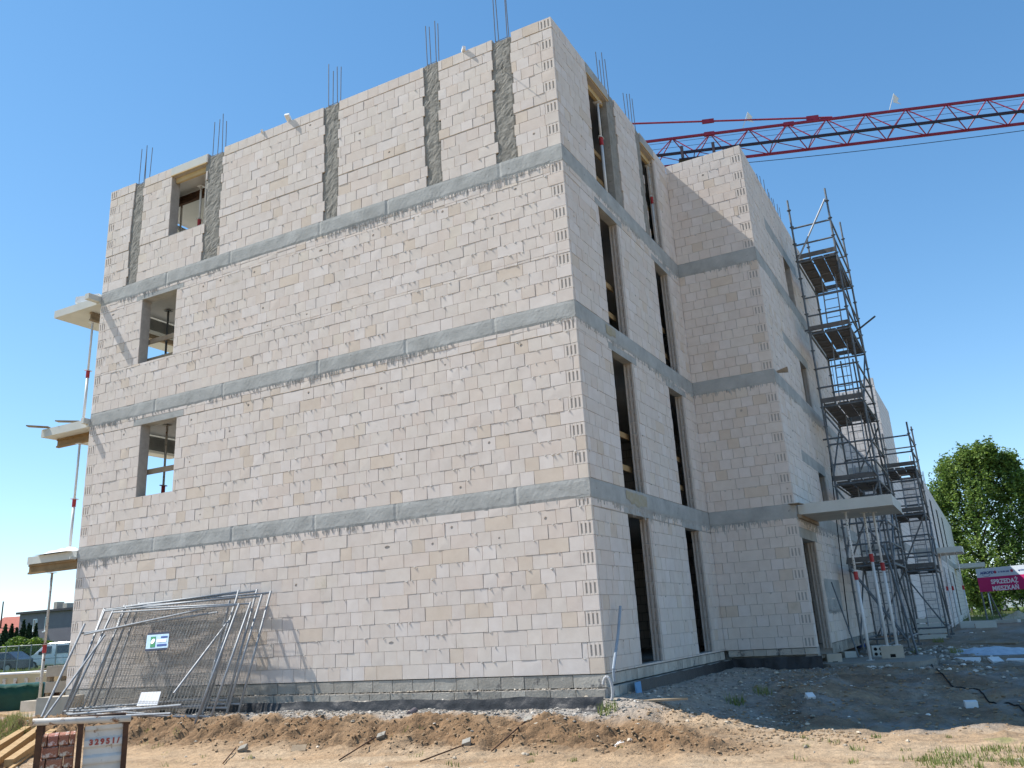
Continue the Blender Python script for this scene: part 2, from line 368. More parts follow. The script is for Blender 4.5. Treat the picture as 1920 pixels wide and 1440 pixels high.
# ------------------------------------------------------------ the building
BLD = thing('apartment_building', 'unfinished four storey apartment block of pale silicate blocks with grey concrete bands', 'building', (-5.8, 4, -.4))
class Wall:
    """o: lower left corner seen from outside, u: direction to the right, n: outward normal"""
    def __init__(s, o, u, n, L, top=TOP): s.o = V(o); s.u = V(u); s.n = V(n); s.L = L; s.top = top; s.ex = []; s.rot = math.atan2(u[1], u[0])
    def pt(s, a, z, d=0): return s.o + s.u * a + s.n * d + Z * z
    def box(s, mb, a0, a1, z0, z1, d0, d1, tint=None):
        mb.obox(s.pt((a0 + a1) / 2, (z0 + z1) / 2, (d0 + d1) / 2), s.u * (a1 - a0) / 2, s.n * (d1 - d0) / 2, Z * (z1 - z0) / 2, tint)
def subtract(a0, a1, z0, z1, ex):
    """rectangle minus exclusion rectangles, as horizontal slices"""
    zs = sorted({z0, z1} | {z for e in ex for z in e[2:] if z0 < z < z1}); out = []
    for za, zb in zip(zs[:-1], zs[1:]):
        zm = (za + zb) / 2; iv = [(a0, a1)]
        for e in ex:
            if e[2] < zm < e[3]:
                nv = []
                for (p, q) in iv:
                    if e[1] <= p or e[0] >= q: nv.append((p, q)); continue
                    if e[0] > p: nv.append((p, e[0]))
                    if e[1] < q: nv.append((e[1], q))
                iv = nv
        out += [(p, q, za, zb) for (p, q) in iv if q - p > .01]
    return out
FRONT = Wall((-W, 0, 0), (1, 0, 0), (0, -1, 0), W)
SIDE = Wall((0, 0, 0), (0, 1, 0), (1, 0, 0), D1)
WINGF = Wall((0, D1, 0), (1, 0, 0), (0, -1, 0), P)
WINGS = Wall((P, D1, 0), (0, 1, 0), (1, 0, 0), BEND - D1)
WALLS = [FRONT, SIDE, WINGF, WINGS]
fx = lambda x: x + W
# window and door openings (a0, a1, z0, z1)
FWIN = [(fx(-10.04), fx(-8.98), 3.66, 5.18), (fx(-10.29), fx(-9.22), 6.57, 8.06), (fx(-9.61), fx(-8.52), 9.43, 10.90)]
SWIN = [(1.52, 2.62, 0.03, 2.375), (4.62, 5.66, 0.03, 2.36), (1.50, 2.58, 2.80, 5.20), (4.60, 5.63, 2.80, 5.20),
        (1.52, 2.54, 5.68, 8.0), (4.62, 5.60, 5.68, 8.0), (1.58, 2.68, 8.548, 10.86), (4.62, 5.50, 8.548, 10.86)]
PWIN = [(.245, 1.86, -.12, 2.115), (10.33 - D1, 11.4 - D1, 3.0, 3.93), (10.25 - D1, 11.3 - D1, 5.70, 6.80), (10.3 - D1, 11.3 - D1, 8.56, 9.72)]
FLINT = [(fx(-10.27), fx(-8.79), 5.18, 5.315), (fx(-10.48), fx(-9.01), 8.06, 8.165)]
SLINT = [(1.36, 2.78, 2.375, 2.50), (4.46, 5.8, 2.36, 2.49), (1.36, 2.74, 5.20, 5.33), (4.46, 5.78, 5.20, 5.33), (1.36, 2.7, 8.0, 8.13), (4.46, 5.76, 8.0, 8.13)]
PLINT = [(.05, 2.05, 2.115, 2.33), (8.3 - D1, 11.5 - D1, 3.93, 4.19), (8.3 - D1, 11.55 - D1, 6.80, 7.06), (8.3 - D1, 12.3 - D1, 9.72, 10.05)]
FRONT.ex += FWIN + FLINT; SIDE.ex += SWIN + SLINT; WINGS.ex += PWIN + PLINT
# cast columns: (wall, centre, half width, z0, z1)
COLS = [(FRONT, fx(-10.70), .17, 8.541, 11.06), (FRONT, fx(-8.27), .235, 8.541, 11.03), (FRONT, fx(-5.01), .185, 8.541, 11.12),
        (FRONT, fx(-2.58), .165, 8.541, 11.15), (FRONT, fx(-1.045), .20, 8.541, 11.06),
        (SIDE, 2.86, .17, 8.541, 11.10), (SIDE, 4.45, .16, 8.541, 11.10)]
colpieces = []
def storeys(wl):
    for k, (z0, z1) in enumerate(FL):
        n = 12; h = (z1 - z0) / n
        if k == 0: h = .2157; 
        c = []; z = z0
        while z < z1 - .01: c.append((z, min(z + h, z1))); z += h
        yield k, c
for (wl, c, hw, z0, z1) in COLS:
    outline = []
    for k, cs in storeys(wl):
        if k != 3: continue
        for i, (za, zb) in enumerate(cs):
            l = c - hw + U(-.03, .025) + (.012 if i % 2 else -.01); r = c + hw + U(-.025, .03) + (.01 if i % 2 else -.012)
            for e in FWIN + SWIN:
                if (wl is FRONT) == (e in FWIN) and e[2] < zb and e[3] > za:
                    if l < e[1] < r: l = e[1]
                    if l < e[0] < r: r = e[0]
            wl.ex.append((l, r, za, zb)); outline.append((l, r, za, min(zb, z1)))
    colpieces.append(outline)
# ---- block templates: pale blocks with slightly uneven faces, in several tints
TINTS = []
for i in range(40):
    t = rnd()
    if t < .64: b = U(.955, 1.015); TINTS.append((b, b * U(.99, 1.0), b * U(.985, 1.005), 1))
    elif t < .82: b = U(.945, 1.0); TINTS.append((b, b * U(.965, .985), b * U(.93, .96), 1))
    elif t < .86: b = U(.91, .96); TINTS.append((b, b * .95, b * .88, 1))
    else: b = U(1.0, 1.06); TINTS.append((b * .985, b * .995, b * 1.02, 1))
BD = .06
def block_template(kind='plain'):
    """unit block: x,z in -.5...5, y 0 front to BD back"""
    j = [U(-.0028, .0012) for _ in range(4)]; mb = MB()
    if kind == 'plain':
        e = .012
        vs = [(-.5, j[0], -.5), (.5, j[1], -.5), (.5, j[2], .5), (-.5, j[3], .5), (-.5, BD, -.5), (.5, BD, -.5), (.5, BD, .5), (-.5, BD, .5)]
        mb.add(vs, [(0, 1, 2, 3), (1, 5, 6, 2), (5, 4, 7, 6), (4, 0, 3, 7), (3, 2, 6, 7), (4, 5, 1, 0)])
    elif kind == 'chip':                     # a block with a broken corner
        a, b = U(.06, .13), U(.06, .15); s = random.choice((-1, 1))
        o = [(-.5 * s, 0, -.5), (.5 * s, 0, -.5), (.5 * s, 0, .5 - b), ((.5 - a * .6) * s, 0, .5 - b * .5), ((.5 - a) * s, 0, .5), (-.5 * s, 0, .5)]
        if s < 0: o = o[::-1]
        mb.prism(o, (0, BD, 0))
        mb.box(.5 * s - a if s > 0 else -.5, .5 if s > 0 else -.5 + a, .007, BD, .5 - b, .5)
    elif kind == 'hole':                     # a block with a plugged anchor hole, rim and sunk bottom
        k = 10; cx, cz, r = U(-.25, .25), U(-.15, .25), U(.085, .135)
        ring = [(cx + r * .9 * math.cos(6.2832 * i / k), cz + r * math.sin(6.2832 * i / k)) for i in range(k)]
        vs = [(-.5, 0, -.5), (.5, 0, -.5), (.5, 0, .5), (-.5, 0, .5)] + [(x, 0, z) for x, z in ring] + [(x, .045, z) for x, z in ring]
        fs = []; cs = [(2, 3, 0, 1)[int(4 * (i + .01) / k)] for i in range(k)]
        for i in range(k):
            n2 = (i + 1) % k; fs.append((4 + i, cs[i], 4 + n2) if True else 0)
            if cs[i] != cs[n2]: fs.append((cs[i], cs[n2], 4 + n2))
            fs.append((4 + i, 4 + n2, 4 + k + n2, 4 + k + i))
        fs.append(tuple(4 + k + i for i in range(k)))
        mb.add(vs, fs); b0 = len(mb.v); mb.add([(-.5, BD, -.5), (.5, BD, -.5), (.5, BD, .5), (-.5, BD, .5)], [(0, 3, 2, 1)])
        mb.f += [(1, b0 + 1, b0 + 2, 2), (b0, 0, 3, b0 + 3), (3, 2, b0 + 2, b0 + 3), (b0, b0 + 1, 1, 0)]; mb.t += [mb.cur] * 4
    return mb
TPL = {'plain': [block_template() for _ in range(24)], 'chip': [block_template('chip') for _ in range(6)], 'hole': [block_template('hole') for _ in range(5)]}
def groove_template(rows=1):
    mb = MB(); mb.box(-.5, .5, .022, BD, -.5, .5)
    xs_ = [-.5, -.40, -.26, -.13, .0, .13, .27, .40, .5]      # rib edges
    for a, b in ((-.5, -.35), (-.22, -.065), (.065, .22), (.35, .5)): mb.box(a, b, 0, .0215, -.5, .5)
    for a, b in ((-.3495, -.2205), (-.0645, .0645), (.2205, .3495)): mb.box(a, b, .0015, .0215, .34, .5); mb.box(a, b, .0015, .0215, -.5, -.38)
    return mb
GT = groove_template()
blocks = []                                  # (wall, a, z, w, h, proud, kind, variant, tint)
def lay(wl, wi):
    off = U(0, .25)
    for k, cs in storeys(wl):
        for i, (za, zb) in enumerate(cs):
            off = (off + U(.07, .18)) % .25
            lo, hi = 0.0, wl.L
            # corner bonding
            if wl is FRONT:
                if i % 2: lo = .243; hi = wl.L - .243; blocks.append((wl, .12, (za + zb) / 2, .238, zb - za - .006, 0, 'groove', 0, None)); blocks.append((wl, wl.L - .12, (za + zb) / 2, .238, zb - za - .006, 0, 'groove', 0, None))
            if wl is SIDE: lo = .062
            if wl is WINGF and i % 2 == 0: hi = wl.L - .243; blocks.append((wl, wl.L - .12, (za + zb) / 2, .238, zb - za - .006, 0, 'groove', 0, None))
            if wl is WINGS: lo = .062
            if wl is SIDE: hi = wl.L - .004
            for (p, q, z0, z1) in subtract(lo, hi, za, zb, wl.ex):
                if z1 - z0 < .025 or q - p < .02: continue
                a = p; first = True
                while a < q - .004:
                    wd = .25 if rnd() > .13 else .5
                    e = a + wd if not first else math.floor((a - off) / .25 + 1) * .25 + off
                    if e - a < .06: e += .25
                    if q - e < .07: e = q
                    e = min(e, q); first = False
                    r = rnd(); kind = 'plain'
                    if z1 - z0 > .15 and e - a > .2:
                        if r < .012: kind = 'hole'
                        elif r < .03: kind = 'chip'
                    if wl is FRONT and ((k in (1, 2) and i == 10 and int(a / .25) % 6 == 0) or (k == 0 and i == 9 and rnd() < .16)): kind = 'hole'
                    g = .0028 + .0022 * rnd()
                    blocks.append((wl, (a + e) / 2, (z0 + z1) / 2, e - a - 2 * g, z1 - z0 - .0055, U(-.003, .003), kind, random.randrange(len(TPL[kind])), random.randrange(40)))
                    a = e
for i, wl in enumerate(WALLS): lay(wl, i)
# the 300 blocks that show largest stay single objects, the rest are one part
def area(bk):
    wl, a, z, w_, h_ = bk[:5]
    q = [pix(wl.pt(a + sx * w_ / 2, z + sz * h_ / 2)) for sx, sz in ((-1, -1), (1, -1), (1, 1), (-1, 1))]
    if min(p[0] for p in q) > 1920 or max(p[0] for p in q) < 0: return 0
    return abs(sum(q[i][0] * q[(i + 1) % 4][1] - q[(i + 1) % 4][0] * q[i][1] for i in range(4))) / 2
plain = [b for b in blocks if b[6] != 'groove']; plain.sort(key=area, reverse=True)
wall_parts = {}
for wl in WALLS:                             # mortar-filled core behind the block faces
    mb = MB()
    for k, (z0, z1) in enumerate(FL):
        ins = .02 if wl in (SIDE, WINGS) else 0
        for (p, q, za, zb) in subtract(.03, wl.L - .03, z0, z1 - .003, wl.ex): wl.box(mb, p + .0, q, za, zb, -.17 if wl is SIDE else -.24, -.012)
    wall_parts[id(wl)] = part('wall', mb, 'core', BLD)
cache = {}
def blk_mesh(kind, var, ti):
    key = (kind, var, ti)
    if key not in cache:
        src = GT if kind == 'groove' else TPL[kind][var]; mb = MB(); mb.v = src.v; mb.f = src.f
        mb.t = [TINTS[ti] if ti is not None else (1, 1, 1, 1)] * len(src.f)
        cache[key] = mb.mesh('block', 'block')
    return cache[key]
def place_block(name, bk, parent):
    wl, a, z, w_, h_, pr, kind, var, ti = bk
    o = bpy.data.objects.new(name, blk_mesh(kind, var, ti if ti is None else ti % 10)); COL.objects.link(o); o.parent = parent
    o.location = wl.pt(a, z, pr); o.rotation_euler = (0, 0, wl.rot); o.scale = (w_, 1, h_)
for bk in plain[:300]: place_block('block', bk, wall_parts[id(bk[0])])
for bk in blocks:
    if bk[6] == 'groove': place_block('grooved_block', bk, wall_parts[id(bk[0])])
mb = MB()
for (wl, a, z, w_, h_, pr, kind, var, ti) in plain[300:]:
    src = TPL[kind][var]; t = TINTS[ti]
    vs = [wl.pt(a + p[0] * w_, z + p[2] * h_, pr - p[1]) for p in src.v]
    mb.add(vs, src.f, t)
o = part('blockwork', mb, 'block', BLD); o['kind'] = 'stuff'
# mortar squeezed out of the bed joints, concrete drips under the bands
mb = MB(); dr = MB()
def blob(mb, wl, a, z, w_, h_, d):
    pts = [wl.pt(a - w_ / 2, z, 0), wl.pt(a + w_ / 2, z, 0), wl.pt(a + w_ * U(-.2, .3), z - h_, 0), wl.pt(a + U(-.2, .2) * w_, z - h_ * .35, d), wl.pt(a, z + .004, d * .6)]
    mb.add(pts, [(0, 2, 3), (2, 1, 3), (0, 3, 4), (3, 1, 4)])
for wl in WALLS:
    for k, cs in storeys(wl):
        dens = {0: .18, 1: .30, 2: .42, 3: .06}[k] if wl is FRONT else .1
        for (za, zb) in cs[:-1]:
            for (p, q, z0, z1) in subtract(.1, wl.L - .1, zb - .01, zb, wl.ex):
                a = p
                while a < q - .1:
                    if rnd() < dens * (.4 + 1.2 * max(0, .5 + nz(a, zb, 0, .8))): blob(mb, wl, a + U(0, .12), zb - .001, U(.02, .08), U(.012, .045), U(.008, .024))
                    a += .13
    for (zb, zt) in ZB:
        a = .02
        while a < wl.L - .02:
            g = max(0, .45 + 1.1 * nz(a, zb, wl.rot, .55))
            if rnd() < g: 
                L = U(.02, .08) if rnd() < .6 else U(.07, .22) * g; ww = U(.005, .014); d = U(.006, .018)
                pts = [wl.pt(a - ww, zb + .01, .001), wl.pt(a + ww, zb + .01, .001), wl.pt(a + ww * .7, zb - L * .8, .001), wl.pt(a, zb - L, .001), wl.pt(a - ww * .7, zb - L * .8, .001), wl.pt(a, zb + .01, d), wl.pt(a, zb - L * .75, d * .9)]
                dr.add(pts, [(0, 4, 6, 5), (4, 3, 6), (3, 2, 6), (2, 1, 5, 6)])
            a += U(.012, .035)
o = part('mortar_squeeze', mb, 'mortar', BLD, fix=False); o['kind'] = 'stuff'
o = part('concrete_drips', dr, 'beam', BLD); o['kind'] = 'stuff'
# ring beams: cast bands with a ragged lower edge and shutter joints
def ring(wl, z0, z1, a0, a1, seed):
    mb = MB(); st = .045; n = int((a1 - a0) / st); rows = 6
    base = len(mb.v); joints = [a0 + j * 2.05 + U(-.3, .3) for j in range(1, int((a1 - a0) / 2.05) + 1)]
    for i in range(n + 1):
        a = a0 + (a1 - a0) * i / n
        rag = .02 * nz(a, seed, 0, 6) + .018 * nz(a, seed, 3, 17) + .012 * nz(a, seed, 3, 1.1)
        step = sum(.006 * (1 if (jn * 7.3) % 2 > 1 else -1) for jn in joints if jn < a) % .009 - .0045
        for r in range(rows + 1):
            t = r / rows; z = z0 - .012 + rag + (z1 - z0 + .012 - rag) * t
            d = .008 + step * .8 + .0035 * nz(a, z, seed, 5) + .002 * nz(a, z, seed, 21)
            if r == 0: d = -.003
            if r == rows: d = d - .004; z += .003 * nz(a, 9, seed, 9)
            if any(abs(a - jn) < st * .5 for jn in joints): d -= .009
            mb.v.append(tuple(wl.pt(a, z, d)))
    for i in range(n):
        for r in range(rows):
            k = base + i * (rows + 1) + r; mb.f.append((k, k + rows + 1, k + rows + 2, k + 1)); mb.t.append(mb.cur)
    wl.box(mb, a0 + .001, a1 - .001, z0 + .004, z1 - .002, -.235, -.006)
    return part('ring_beam', mb, 'beam', BLD)
for k, (z0, z1) in enumerate(ZB):
    ring(FRONT, z0, z1, 0, W + .006, k); ring(SIDE, z0, z1, -.006, D1 - .006, k + 5)
    ring(WINGF, z0, z1, .01, P + .006, k + 9); ring(WINGS, z0, z1, -.006, BEND - D1, k + 13)
# rust-yellow stains where water ran off the first band over the windows
M['stain'] = mat('rust_stain', (.36, .31, .2), (.40, .37, .30), 9, .95, coord='World')
def stain(wl, a0, a1, z0, z1, d):
    mb = MB(); n = 24
    for i in range(n):
        a = a0 + (a1 - a0) * i / n; e = .5 + .5 * nz(a, z0, 3, 7); wd = (a1 - a0) / n * .98
        wl.box(mb, a, a + wd, z0 + (z1 - z0) * .45 * (1 - e), z1 - (z1 - z0) * .25 * (.5 + .5 * nz(a, z1, 9, 5)), d, d + .0006)
    o = part('water_stain', mb, 'stain', BLD); o['kind'] = 'stuff'
stain(SIDE, 1.5, 2.5, 2.5, 2.78, .0125); stain(SIDE, 1.3, 1.75, 5.39, 5.66, .0125)
# cast columns with their starter bars
def bars(parent, wl, c, z, sp, h, dep=(.06, .18)):
    for (da, dd) in ((-sp, dep[0]), (sp, dep[0]), (-sp * .9, dep[1]), (sp * .85, dep[1])):
        h2 = h + U(-.12, .08); l = U(-.02, .02); mb = MB(); mb.tube(wl.pt(c + da, z - .1, -dd), wl.pt(c + da + l, z + h2, -dd + U(-.02, .02)), .0085, 5)
        part('rebar', mb, 'rebar', parent)
    mb = MB(); q = [wl.pt(c - sp, z + .05, -dep[0]), wl.pt(c + sp, z + .06, -dep[0]), wl.pt(c + sp * .85, z + .06, -dep[1]), wl.pt(c - sp * .9, z + .05, -dep[1])]
    mb.path(q + [q[0]], .005, 5); part('stirrup', mb, 'rebar', parent)
for ci, ((wl, c, hw, z0, z1), outl) in enumerate(zip(COLS, colpieces)):
    mb = MB(); nc = 9; rows = []
    for (l, r, za, zb) in outl:
        for s in range(5):
            z = za + (zb - za) * s / 5; e1 = .012 * nz(z, ci, 1, 14); e2 = .012 * nz(z, ci, 5, 14)
            rows.append((z, l - .004 + e1, r + .004 + e2))
    rows.append((z1, rows[-1][1], rows[-1][2]))
    for (z, l, r) in rows:
        for j in range(nc + 1):
            a = l + (r - l) * j / nc; d = -.016 + .010 * nz(a, z * .7, ci, 9) + .008 * nz(a, z, ci, 30) - (.012 if j in (0, nc) else 0)
            mb.v.append(tuple(wl.pt(a, z, d)))
    for i in range(len(rows) - 1):
        for j in range(nc): k = i * (nc + 1) + j; mb.f.append((k, k + 1, k + nc + 2, k + nc + 1)); mb.t.append(mb.cur)
    wl.box(mb, c - hw * .8, c + hw * .8, z0, z1 - .01, -.235, -.03)
    co_ = part('column', mb, 'column', BLD)
    bars(co_, wl, c, z1, hw * .62, 1.02)
mb = MB(); p = FRONT.pt(fx(-1.05), 10.45, 0); mb.tube(p, p + V((.12, -.16, -.05)), .008, 6); part('tie_rod', mb, 'rebar', BLD)
# lintels
for wl, L in ((FRONT, FLINT), (SIDE, SLINT), (WINGS, PLINT)):
    for (a0, a1, z0, z1) in L:
        mb = MB(); n = 14
        wl.box(mb, a0 + .002, a1 - .002, z0, z1 - .004, -.168 if wl is SIDE else -.238, .003)
        part('lintel', mb, 'beam', BLD)
# grooved far jambs and plain near jambs of the tall windows
jm = MB()
jm.box(-.085, .085, .016, .05, -.5, .5)
for a, b in ((-.083, -.052), (-.016, .016), (.052, .083)): jm.box(a, b, -.028, .0158, -.5, .5)
jm.box(-.05, .05, -.034, -.0285, .40, .47); jm.box(.02, .035, -.034, -.0285, .12, .395)
jme = jm.mesh('jamb_block', 'jamb')
def jamb(wl, a, z0, z1):
    n = max(1, round((z1 - z0) / .2157)); h = (z1 - z0) / n
    for i in range(n):
        o = bpy.data.objects.new('jamb_block', jme); COL.objects.link(o); o.parent = wall_parts[id(wl)]
        o.location = wl.pt(a - .052, z0 + h * (i + .5), -.088); o.rotation_euler = (0, 0, wl.rot - math.pi / 2); o.scale = (1, 1, h - .004)
        if wl.n.x > .5: o.rotation_euler = (0, 0, 0)
for (a0, a1, z0, z1) in SWIN[:6]: jamb(SIDE, a1, z0, z1)
jamb(SIDE, SWIN[7][1], SWIN[7][2], SWIN[7][3])
for e in PWIN[:3]: jamb(WINGS, e[1], max(e[2], -.1), e[3])
# dark cast jamb of the first top-floor window
mb = MB(); SIDE.box(mb, 2.62, 2.678, 8.548, 10.86, -.165, -.02); part('column_face', mb, 'column', BLD)
mb = MB(); FRONT.box(mb, FWIN[2][1] - .05, FWIN[2][1] - .002, 9.43, 10.9, -.235, -.03); part('column_face', mb, 'column', BLD)
# formwork boards over the top-floor windows
for wl, (a0, a1, z0, z1) in ((FRONT, FWIN[2]), (SIDE, SWIN[6]), (SIDE, SWIN[7])):
    mb = MB(); wl.box(mb, a0 - .02, a1 - .004, z1 + .003, z1 + .03, -.24, .02); wl.box(mb, a0 + .02, a1 - .06, z1 - .12, z1 - .002, -.16, -.1); part('formwork_board', mb, 'ply', BLD)
    mb = MB(); wl.box(mb, a0 - .03, a1, z1 + .032, TOP - .01, -.235, .008); part('lintel', mb, 'slab' if wl is FRONT else 'beam', BLD)
# guard boards nailed across the tall windows
for i, (a0, a1, z0, z1) in enumerate(SWIN[2:8]):
    for dz in ((.42, 1.02) if i < 5 else (.5, 1.1)):
        mb = MB(); SIDE.box(mb, a0 - .1, a1 + .1, z0 + dz, z0 + dz + .10, -.29, -.262); part('guard_board', mb, 'timber', BLD)
for (a0, a1, z0, z1) in FWIN[:2]:
    for dz in (.08, .52) if z0 > 6 else (.5,):
        mb = MB(); FRONT.box(mb, a0 - .1, a1 + .1, z0 + dz, z0 + dz + .11, -.30, -.27); part('guard_board', mb, 'timberd', BLD)
# inner floors, far outer walls, and unseen partitions placed to keep openings dark
for (z0, z1) in ZB + [(10.93, 11.09)]:
    mb = MB(); mb.box(-W + .25, -.25, .245, 12.2, z0 + .03, z1 - .02); mb.box(-.249, P - .25, D1 + .245, BEND - .02, z0 + .03, z1 - .02)
    part('floor_slab', mb, 'ceiling', BLD)
mb = MB(); mb.box(-W + .25, -.25, .245, 12.2, -.3, -.02); mb.box(-.249, P - .25, D1 + .245, BEND - .02, -.3, -.02); part('floor_slab', mb, 'beam', BLD)
for (z0, z1) in FL:
    t = z1 - .0 if z1 < 11 else 10.92
    z0 += -.015
    for (a, b, c, d) in ((-W + .01, -W + .24, .245, .62), (-W + .01, -W + .24, 3.3, 12.2), (-W + .241, -7.31, 5.2, 5.36), (-7.3, -7.1, .25, 11.0), (-7.09, -.25, 10.4, 10.56), (-W + .01, -.25, 12.21, 12.45),
                         (-.24, -.01, D1 + .25, BEND - .01), (-.005, P - .26, 9.3, 9.45)):
        mb = MB(); mb.box(a, b, c, d, z0 + .0, t + .01); part('partition_wall', mb, 'farwall', BLD)
    mb = MB(); mb.box(-W + .01, -W + .24, .625, 3.295, z0 + 2.28, t); part('lintel', mb, 'beam', BLD)
mb = MB(); mb.box(-.24, P - .245, BEND - .24, BEND - .005, -.1, TOP - .004); part('wall', mb, 'farwall', BLD)
# window-sill blocks of the left wall ends (outer face with the balcony doors) and the roof parapet rear
# balcony slabs on the left, propped
for (z0, z1) in ((2.57, 2.73), (5.39, 5.57), (8.28, 8.46)):
    mb = MB(); mb.box(-13.32, -W - .004, -.03, 3.6, z0, z1); part('balcony_slab', mb, 'slab', BLD)
for (z0, e, wd, th) in ((2.55, .17, .035, .05), (5.45, .16, .10, .12), (8.32, .33, .14, .13)):
    mb = MB(); mb.box(-W - wd, -W - .005, -e, -.032, z0, z0 + th); part('formwork_board', mb, 'slab', BLD)
# door canopy slab
mb = MB(); mb.box(P + .02, 3.63, 6.62, 8.62, 2.575, 2.79); part('canopy_slab', mb, 'slab', BLD)
mb = MB(); mb.box(P + .008, P + .07, 6.5, 8.75, 2.50, 2.572); part('formwork_board', mb, 'timberd', BLD)
mb = MB(); mb.obox((P + .03, 6.40, 2.77), (.02, .16, 0), (.11, 0, 0), (0, 0, .008)); part('formwork_board', mb, 'timberd', BLD)
# timber wedge left in the second band
mb = MB(); p = at(1455, 693, 'y', D1 - .01); mb.prism([p + V((0, 0, -.03)), p + V((.24, -.02, .02)), p + V((.24, -.02, -.10)), p + V((.02, 0, -.07))], (0, .05, 0)); part('wedge', mb, 'timberd', BLD, fix=True)
# starter bars on the side wing roof
for i in range(9):
    a = 9.1 - D1 + i * .33 + U(-.05, .05); mb = MB(); mb.tube(WINGS.pt(a, TOP - .05, -.1), WINGS.pt(a + U(-.03, .03), TOP + U(.5, .68), -.1 + U(-.03, .03)), .008, 5); part('rebar', mb, 'rebar', BLD)
# cement patch scribbled on the side wing
mb = MB(); 
for i in range(16):
    y0 = 8.6 + i * .13; mb.box(P + .004, P + .0065, y0 - D1 + D1, y0 + U(.06, .16), .72 - U(0, .06), .92 + U(-.03, .03)); mb.box(P + .0068, P + .0078, y0, y0 + .07, .60 + U(-.04, .02), .71)
mb.box(P + .004, P + .0062, 8.55, 10.7, .93, 1.34); part('cement_smear', mb, 'beam', BLD)
# foundation courses of grey blocks
FT = [block_template() for _ in range(6)]
def fblocks(wl, a0, a1, rows, br=1):
    for (z0, z1, d, Lb) in rows:
        a = a0; 
        while a < a1 - .02:
            e = min(a + Lb * U(.97, 1.03), a1); e = a1 if a1 - e < .12 else e
            b = U(.75, 1.1) * br; key = ('f', br, random.randrange(6), random.randrange(6))
            if key not in cache:
                src = FT[key[2]]; m2 = MB(); m2.v = src.v; m2.f = src.f; m2.t = [(b, b, b, 1)] * len(src.f); cache[key] = m2.mesh('foundation_block', 'fblock')
            o = bpy.data.objects.new('foundation_block', cache[key]); COL.objects.link(o); o.parent = wall_parts[id(wl)]
            o.location = wl.pt((a + e) / 2, (z0 + z1) / 2, d + U(-.004, .004)); o.rotation_euler = (0, 0, wl.rot); o.scale = (e - a - .01, 1, z1 - z0 - .008)
            a = e
        mb = MB(); wl.box(mb, a0, a1 - .002, z0, z1 - .001, d - .24, d - .03); part('foundation_core', mb, 'core', BLD)
fblocks(FRONT, 0, W - .002, [(-.185, -.008, -.006, .40), (-.40, -.2, .075, .40)])
fblocks(SIDE, .06, D1 - .08, [(-.165, -.008, -.006, .25), (-.42, -.18, .05, .30)], 1.3)
fblocks(WINGF, .055, P, [(-.13, -.008, -.006, .25)], 1.3)
fblocks(WINGS, .06, .24, [(-.2, -.12, -.006, .25)]); fblocks(WINGS, 1.87, BEND - D1, [(-.22, -.008, -.006, .25)])

# further sections of the block, behind the scaffold
def farwall(a, b, c, d, z1, z0=-.3):
    mb = MB(); mb.box(a, b, c, d, z0, z1); return part('wall', mb, 'farwall', BLD)
farwall(-.24, -.02, BEND + .01, 22.28, 8.54)
farwall(-.24, 2.58, 22.3, 22.54, 8.54); farwall(2.34, 2.58, 22.56, 27.28, 8.5)
farwall(2.2, 2.57, 22.31, 22.53, 8.9, 8.56); farwall(1.2, 3.30, 27.3, 27.54, 5.70); farwall(3.06, 3.30, 27.56, 56, 5.68)
for z in (2.65, 5.5):
    for (a, b, c, d) in ((-.01, .01, BEND + .02, 22.27), (.0, 2.59, 22.285, 22.298), (2.585, 2.595, 22.56, 27.27)) + (((2.6, 3.31, 27.285, 27.298), (3.305, 3.315, 27.56, 55.9)) if z < 3 else ()):
        mb = MB(); mb.box(a, b, c, d, z - .14, z + .14); part('ring_beam', mb, 'beam', BLD)
for (c, d) in ((31, 32.2), (36, 37.2), (41, 42.2)):
    for z in (.0, 2.9):
        mb = MB(); mb.box(3.303, 3.309, c, d, z, z + 2.2); part('dark_window_panel', mb, 'hole', BLD)  # black panels on the unbroken wall, painted shade of the window openings
mb = MB(); mb.box(3.32, 4.25, 28.0, 30.6, 2.6, 2.82); part('balcony_slab', mb, 'slab', BLD)
mb = MB(); mb.box(3.32, 4.9, 45.5, 48, 2.5, 2.75); part('balcony_slab', mb, 'slab', BLD)
for i in range(26):                          # bars standing on the unfinished section
    x = U(-.15, 2.2); y = 22.4 if i % 2 else U(17, 22); x = x if i % 2 else -.13; z = 8.54; mb = MB(); mb.tube((x, y, z - .1), (x + U(-.04, .04), y, z + U(1.3, 1.9)), .012, 5); part('rebar', mb, 'rebar', BLD)
for i in range(8):
    mb = MB(); y = U(28, 34); mb.tube((3.2, y, 5.6), (3.2, y, 6.3 + U(0, .4)), .012, 5); part('rebar', mb, 'rebar', BLD)

# bits left on top of the walls
def bit(name, p, v, w_, h_, m, label, cat): mb = MB(); mb.beam(p, V(p) + V(v), w_, h_); return single(name, mb, m, label, cat)
p = at(545, 222, 'y', .1); bit('timber_offcut', (p.x, p.y, TOP - .003 + .03), (.05, -.18, .10), .10, .06, 'foam', 'pale timber offcut tilted up on the roof edge left of the centre column', 'timber')
p = at(868, 96, 'y', .05); bit('block_fragment', (p.x, p.y, TOP + .03), (.09, -.11, .0), .06, .06, 'white', 'small white fragment on the wall top between the two columns near the corner', 'fragment')
p = at(492, 247, 'y', .05); bit('block_fragment', (p.x, p.y, TOP + .02), (.06, -.08, .0), .05, .05, 'white', 'tiny white fragment on the wall top left of the timber offcut', 'fragment')

